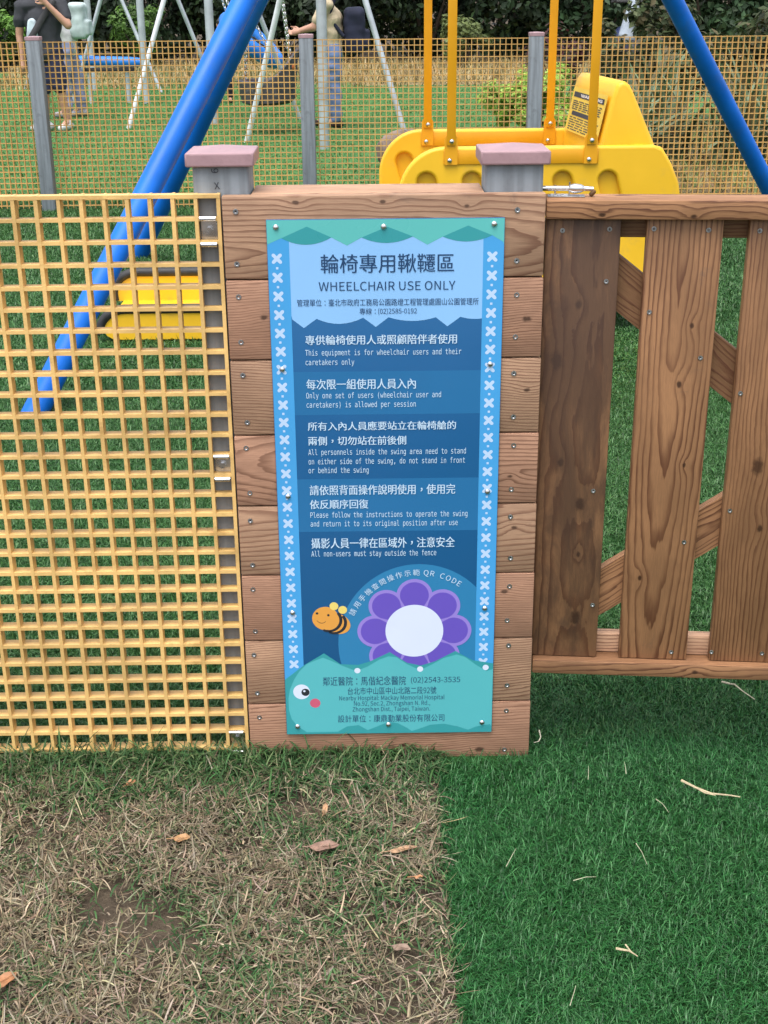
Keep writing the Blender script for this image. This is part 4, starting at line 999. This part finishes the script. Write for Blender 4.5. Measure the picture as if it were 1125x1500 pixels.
shrub('low_shrub', 'shrub', 'bright green low shrub between the thin grey swing posts', (-4.05, 23.7, 0), .62, .6, .25, 1.22, 1800, .10, [(.07, .15, .025), (.10, .2, .035), (.05, .10, .02)], 18, seed=53)
shrub('low_shrub', 'shrub', 'yellowish low shrub at the hedge foot behind the two left yellow straps', (1.95, 23.2, 0), .62, .5, .1, 1.0, 2400, .09, [(.12, .16, .05), (.16, .2, .07), (.09, .12, .035)], 20, seed=54)
shrub('red_shrub', 'shrub', 'dark reddish shrub between the yellow straps, behind the bright shrub', (2.35, 13.2, 0), .40, .4, .2, 1.0, 1500, .07, [(.09, .03, .03), (.06, .03, .025), (.04, .05, .02)], 16, seed=55)
# strap-leaved plants on the right
PALE = [(.10, .15, .07), (.16, .21, .12), (.06, .095, .04), (.20, .22, .12), (.12, .10, .05)]
def strap_plant(label, x, y, h, n, seed):
    r = np.random.default_rng(seed); e = empty('flax_plant', (x, y, 0), label, 'plant', 'strap-leaved plants behind the far fence')
    az = r.uniform(0, 2*math.pi, n); c = np.array(PALE)[r.integers(0, len(PALE), n)]*(1+r.normal(size=(n, 1))*.2)
    bx = r.normal(size=n)*.10; by = r.normal(size=n)*.10
    o = blades('foliage', bx, by, np.zeros(n), h*r.uniform(.55, 1.15, n), r.uniform(.025, .055, n), r.uniform(.05, .5, n), az, r.uniform(.05, .36, n), np.clip(c, .01, .8), M_LEAF, None, 6)
    o.parent = e
    MB().capsule((x, y, -.02), (x, y, .10), .07, .03).build('stem', M_BARK, e)
for i, (x, y, h, n, lb) in enumerate([(2.30, 8.5, .95, 70, 'strap-leaved plant behind the far fence just right of the yellow backrest'), (2.75, 9.3, 1.1, 90, 'tall strap-leaved plant left of the right blue leg'), (3.35, 8.9, 1.0, 90, 'pale strap-leaved plant right of the right blue leg'), (2.9, 11.0, 1.2, 90, 'strap-leaved plant at the back of the bed, under the mid green bushes'), (3.9, 10.5, 1.2, 90, 'strap-leaved plant at the right edge of the picture'), (2.15, 11.6, 1.0, 60, 'strap-leaved plant behind the bright shrub, nearest the reddish one')]):
    strap_plant(lb, x, y, h*.8, n, 70+i)
for i, (x, y, w, h, lb) in enumerate([(3.2, 12.6, 1.0, 1.25, 'olive bed shrub behind the strap-leaved plants, left one'), (4.6, 12.4, 1.0, 1.3, 'olive bed shrub at the right edge behind the strap-leaved plants')]):
    shrub('bed_shrub', 'shrub', lb, (x, y, 0), w, .7, .05, h, 4200, .10, [(.05, .075, .025), (.08, .10, .04), (.035, .05, .018), (.10, .085, .04)], 26, seed=90+i)
# boulder behind the far fence
bmr = bmesh.new(); bmesh.ops.create_icosphere(bmr, subdivisions=4, radius=1)
for v in bmr.verts:
    q = v.co.copy(); d = 1+.22*mnoise.noise(q*1.4+Vector((3, 1, 2)))+.09*mnoise.noise(q*4)+.04*mnoise.noise(q*11)
    v.co = Vector((.56+q.x*d*.24, 9.0+q.y*d*.24, .10+q.z*d*.235))
bo = MB().bm(bmr).build('boulder', pm('brown_rock', (.17, .125, .10), .9, var=.4, scale=9, dirt=(.07, .055, .05), dirt_amt=.8, bump=.6, bscale=40), origin=(.56, 9.0, 0))
tag(bo, 'rough brown boulder on the lawn left of the yellow swing', 'boulder')
# vehicle glimpsed through the hedge at the top right
sc_ = empty('parked_scooter', (4.75, 23.0, 0), 'white and blue scooter glimpsed through leaves left of the right blue leg', 'scooter')
M_SW, M_SB = pm('scooter_white', (.36, .42, .5), .3), pm('scooter_blue', (.10, .13, .30), .35)
remesh(MB().capsule((4.94, 23.0, .55), (5.00, 23.0, .95), .15, .11, ((1, 0, 0), 1.2)).capsule((5.00, 23.0, .95), (5.02, 23.0, 1.12), .12, .09), .02, 3).build('front_shield', M_SW, sc_, angle=180)
MB().capsule((4.98, 22.84, .82), (5.00, 22.83, .95), .07, .055).build('headlight', M_DARK, sc_)
MB().tube([(4.68, 22.95, 1.16), (4.6, 23.0, 1.13), (5.16, 23.0, 1.13), (5.08, 22.95, 1.16)], .022, 10).build('handlebar', M_RUBBER, sc_)
remesh(MB().capsule((5.00, 23.15, .42), (5.03, 23.9, .52), .17, .2), .025, 3).build('body', M_SB, sc_, angle=180)
for y in (22.95, 23.95):
    MB().tube([(5.00, y+.20*math.cos(t), .24+.20*math.sin(t)) for t in np.linspace(0, 2*math.pi, 25)], .055, 10, caps=False).build('wheel', M_RUBBER, sc_)
# ------------------------------------------------------------------ grass and litter
M_BLADE = tintmat('grass_blade', .6, .25, .2); M_TURF = tintmat('turf_fibre', .42, .15, .35); M_STRAW = tintmat('straw', .75, .15, .2)
U = rng.uniform
TG = [(.017, .094, .023), (.025, .124, .031), (.035, .156, .041), (.012, .066, .016), (.065, .19, .065)]
def turf(name, x0, x1, y0, y1, n, ln, wd, cols, mask=None, comb=.35):
    x, y = U(x0, x1, n), U(y0, y1, n)
    if mask is not None:
        k = mask(x, y); x, y = x[k], y[k]; n = len(x)
    f1 = np.sin(x*9.1+2.2*np.sin(y*6.3))*np.sin(y*7.7+1.7*np.sin(x*5.1)); f2 = np.sin(x*31+y*17)*np.sin(y*27-x*11)
    az = np.where(U(0, 1, n) < comb, 3.7+1.3*f1+U(-.6, .6, n), U(0, 2*math.pi, n))
    lean = np.clip(U(.15, 1.25, n)+.18*f1+.12*f2, .05, 1.4)
    return blades(name, x, y, np.full(n, -.003), ln*U(.6, 1.3, n)*(1+.12*f2), wd*U(.7, 1.35, n), lean, az, U(-.1, .85, n), pick(cols, n, .17), M_TURF, None, 3)
TB = [(.034, .105, .024), (.046, .13, .034), (.062, .165, .046), (.028, .085, .02), (.09, .19, .07)]
o = turf('turf_fibres', TX, 1.75, -1.15, .30, 190000, .023, .0014, TG, lambda x, y: (x > TX+.003+.010*np.sin(y*23)*np.sin(y*61)) & ~((y > -.006) & (y < .12) & (x < .552)) & ~((y > -.03) & (y < .12) & (x < .556) & (U(0, 1, len(x)) < .7)))
tag(o, 'dense dark green artificial turf pile in front of and under the gate', 'turf', kind='stuff')
o = turf('turf_fibres', -1.5, 1.9, .04, 2.6, 230000, .022, .0022, TB, lambda x, y: ~((y < .125) & (x > -.05) & (x < .55)), .2)
tag(o, 'green artificial turf pile behind the grating and the gate', 'turf', kind='stuff')
o = turf('turf_fibres', -2.6, 3.0, 2.6, 7.0, 190000, .026, .0042, TB, None, .2); tag(o, 'green artificial turf pile around the swing frame', 'turf', kind='stuff')
n = 90000; x, y = U(-5.5, 2.4, n), 7.1+11.5*U(0, 1, n)**1.3
tag(blades('lawn_grass', x, y, np.zeros(n), U(.02, .042, n), U(.008, .015, n), U(.6, 1.4, n), U(0, 6.28, n), U(0, .5, n), pick([(.07, .19, .052), (.085, .21, .062), (.10, .225, .072), (.115, .215, .072)], n, .1), M_BLADE), 'short mown lawn grass beyond the far fence', 'grass', kind='stuff')
n = 16000; x, y = U(-6, 6.5, n), U(18.6, 25, n)
tag(blades('straw_grass', x, y, np.zeros(n), U(.1, .28, n), U(.010, .02, n), U(.3, 1.3, n), U(0, 6.28, n), U(0, .5, n), pick([(.38, .29, .15), (.28, .22, .11), (.20, .18, .08)], n), M_STRAW), 'tall dry straw-coloured grass at the hedge foot', 'dry grass', kind='stuff')
n = 5000; x, y = U(2.3, 5, n), U(7.2, 12, n)
tag(blades('bed_grass', x, y, np.zeros(n), U(.05, .2, n), U(.006, .012, n), U(.2, 1.2, n), U(0, 6.28, n), U(0, .5, n), pick([(.30, .23, .12), (.12, .18, .05), (.20, .24, .09)], n), M_STRAW), 'sparse dry and green tufts in the planting bed', 'grass', kind='stuff')
# worn grass in front of the fence: dead blades lying flat, living blades, bare patches
STRAWC = [(.30, .24, .16), (.22, .175, .115), (.38, .315, .225), (.13, .10, .066), (.20, .165, .115), (.12, .12, .065)]
n = 92000; x, y = U(-1.05, TX-.006, n), U(-1.25, -.004, n)
fx = fbm(x, y, 5.5, 3.0); fy = fbm(x, y, 14, 8.0)
bare = (((x-.105)/.062)**2+((y+.165)/.06)**2 < 1+fy) | (((x+.20)/.065)**2+((y+.45)/.09)**2 < .9+1.4*fy) | (((x+.10)/.05)**2+((y+.47)/.04)**2 < .9+1.4*fy) | (((x-.02)/.05)**2+((y+.62)/.035)**2 < .9+1.4*fy)
keep = ~(bare & (U(0, 1, n) < .66)) & (U(0, 1, n) < np.clip(.35+1.5*(-y/.35), .3, 1)) & (U(0, 1, n) < np.clip(.62+.95*fx, .08, 1))
x, y, fx = x[keep], y[keep], fx[keep]; n = len(x)
tag(blades('dead_grass', x, y, U(.0, .010, n), (.012+.05*U(0, 1, n)**1.8), .0009+.0025*U(0, 1, n)**2, U(1.0, 1.75, n), U(0, 6.28, n), U(-.45, .75, n), pick(STRAWC, n, .22), M_STRAW, None, 4), 'pale dead grass lying matted over dry soil in front of the fence', 'dead grass', kind='stuff')
n = 40000; x, y = U(-1.05, TX, n), -U(0, 1, n)**1.7*1.25+.002
fx = fbm(x, y, 4.5, 11.0)
dens = np.where(y > -.13, 1.0, np.clip(.42+.9*fx, .12, .95))
dens = np.where((y < -.08) & (y > -.2), np.clip(.75+.6*fx, .2, 1), dens)
bare = (((x-.115)/.06)**2+((y+.165)/.05)**2 < 1)
keep = (U(0, 1, n) < dens) & ~(bare & (U(0, 1, n) < .85)); x, y = x[keep], y[keep]; n = len(x)
hh = np.where(y > -.15, U(.025, .062, n), U(.016, .042, n))
GRN = [(.042, .105, .035), (.058, .135, .045), (.085, .165, .06), (.03, .075, .026), (.14, .18, .085)]
tag(blades('living_grass', x, y, np.zeros(n), hh, U(.0016, .0036, n), U(.35, 1.35, n), U(0, 6.28, n), U(.1, .6, n), pick(GRN, n, .2), M_BLADE, None, 4), 'green grass growing along the fence foot and in patches among the dead grass', 'grass', kind='stuff')
n = 420; x, y = U(-1.05, .30, n), U(-.035, -.006, n)
tag(blades('tall_grass', x, y, np.zeros(n), U(.03, .095, n), U(.002, .0042, n), U(.05, .8, n), U(0, 6.28, n), U(.1, .45, n), pick(GRN, n, .2), M_BLADE, None, 5), 'taller green blades standing against the bottom of grating and planks', 'grass', kind='stuff')
# fallen leaves, chips and straws, each a thing of its own
def fallen(name, label, cat, x, y, L, W, rot, col, curl=.25, z=.016, group='fallen leaves on the worn grass', tilt=0.0):
    W *= 1.35; curl *= .5; mb = MB(); n = 9; v, f = [], []
    for i in range(n+1):
        t = i/n; w = W*(math.sin(math.pi*min(1, t*1.02))**.75)*.5*(1+.15*math.sin(9*t)); xx = (t-.5)*L; zz = curl*.5*L*.5*(2*t-1)**2
        for s in (-1, -.5, 0, .5, 1): v.append((xx, s*w, zz+abs(s)*w*.14+.0016*math.sin(7*t+3*s)))
    for i in range(n):
        for j in range(4): f.append((i*5+j, i*5+j+1, (i+1)*5+j+1, (i+1)*5+j))
    c, s = math.cos(rot), math.sin(rot); ct, st = math.cos(tilt), math.sin(tilt)
    v = [(x+(a*ct-h*st)*c-b*s, y+(a*ct-h*st)*s+b*c, z+a*st+h*ct) for a, b, h in v]
    k = len(v); v2 = [(a, b, h-.0006) for a, b, h in v]
    mb.add(v, f); mb.add(v2, [tuple(reversed(q)) for q in f])
    mb.tube([(x+(-.5*L-.012)*c, y+(-.5*L-.012)*s, z+curl*L*.5), (x-.48*L*c, y-.48*L*s, z+curl*L*.45), (x, y, z+.0008), (x+.45*L*c, y+.45*L*s, z+curl*L*.35)], [.0008, .0008, .0006, .0003], 5)
    o = mb.build(name, pm('dry_leaf.%s' % label[:6], col, .6, var=.25, scale=60, dirt=tuple(q*.5 for q in col), dirt_amt=.6), origin=(x, y, 0), angle=180)
    return tag(o, label, cat, group)
fallen('fallen_leaf', 'orange-tan leaf, brightest of the leaves on the worn grass', 'leaf', -.094, -.289, .030, .017, .15, (.38, .21, .095))
fallen('fallen_leaf', 'large brownish-pink leaf near the bare soil below the sign', 'leaf', .157, -.318, .052, .021, .1, (.25, .15, .11), .18)
fallen('fallen_leaf', 'small orange leaf standing up just above the large pinkish leaf', 'leaf', .155, -.206, .024, .008, 1.4, (.40, .23, .12), .1, tilt=.5)
fallen('fallen_leaf', 'small brown leaf in the green grass below the grating', 'leaf', -.213, -.113, .022, .012, .9, (.36, .17, .08))
fallen('fallen_leaf', 'orange-brown curled leaf at the left bottom edge', 'leaf', -.315, -.640, .042, .020, .75, (.33, .15, .065), .35)
fallen('fallen_leaf', 'narrow rolled tan leaf next to the turf edge', 'leaf', .293, -.329, .052, .011, .25, (.36, .215, .12), .1)
fallen('bark_chip', 'flat brown bark chip close to the turf edge near the bottom', 'bark chip', .285, -.579, .030, .013, -.25, (.22, .15, .11), .02, group='fallen bits')
fallen('fallen_leaf', 'tiny orange leaf scrap beside the turf edge', 'leaf', .318, -.405, .014, .006, .1, (.38, .18, .08))
def straw(label, pts, r, col=(.40, .33, .21), fork=None):
    mb = MB().tube(pts, [r*(1-.6*i/(len(pts)-1)) for i in range(len(pts))], 6)
    if fork: mb.tube(fork, [r*.7*(1-.5*i/(len(fork)-1)) for i in range(len(fork))], 6)
    return tag(mb.build('straw', pm('pale_straw', col, .8, var=.2, scale=80), origin=(pts[0][0], pts[0][1], 0)), label, 'straw', 'straws lying on the turf')
zt = .026
straw('forked pale straw lying on the dark turf, largest of them', [(.815, -.150, zt+.004), (.838, -.172, zt+.002), (.862, -.188, zt), (.893, -.194, zt), (.912, -.200, zt)], .0026, fork=[(.838, -.172, zt+.002), (.850, -.187, zt+.001), (.868, -.194, zt)])
straw('kinked pale straw under the gate bottom at the right', [(.985, .225, zt), (.997, .205, zt+.006), (1.007, .208, zt+.003), (1.018, .185, zt), (1.034, .150, zt)], .0024, (.42, .38, .28))
straw('short forked straw low on the turf', [(.615, -.600, zt), (.634, -.608, zt+.002), (.645, -.618, zt)], .0022, fork=[(.630, -.596, zt+.004), (.636, -.609, zt+.002)])
straw('small curled pale straw at the right foot of the plank panel', [(.571, .020, zt+.012), (.573, .008, zt+.004), (.568, -.002, zt), (.558, -.006, zt)], .0015, (.45, .42, .33))
for i, (px_, py_, dx, dy, lb) in enumerate([(.765, -.225, .008, -.022, 'thin curved straw just left below the largest one'), (.648, -.115, .004, .022, 'thin straw near the upper left of the turf'), (.72, -.10, .002, .02, 'thin upright straw right of the panel foot'), (.70, -.365, .004, -.03, 'thin straw in the middle of the turf'), (.478, -.37, .012, .024, 'thin straw at the left part of the turf'), (.595, -.43, .022, .004, 'short bright straw in the middle low turf'), (.535, -.70, .008, .02, 'thin straw at the bottom of the turf')]):
    straw(lb, [(px_-dx, py_-dy, zt), (px_, py_, zt+.004), (px_+dx*.8, py_+dy, zt+.001)], .0008, (.38, .38, .26))
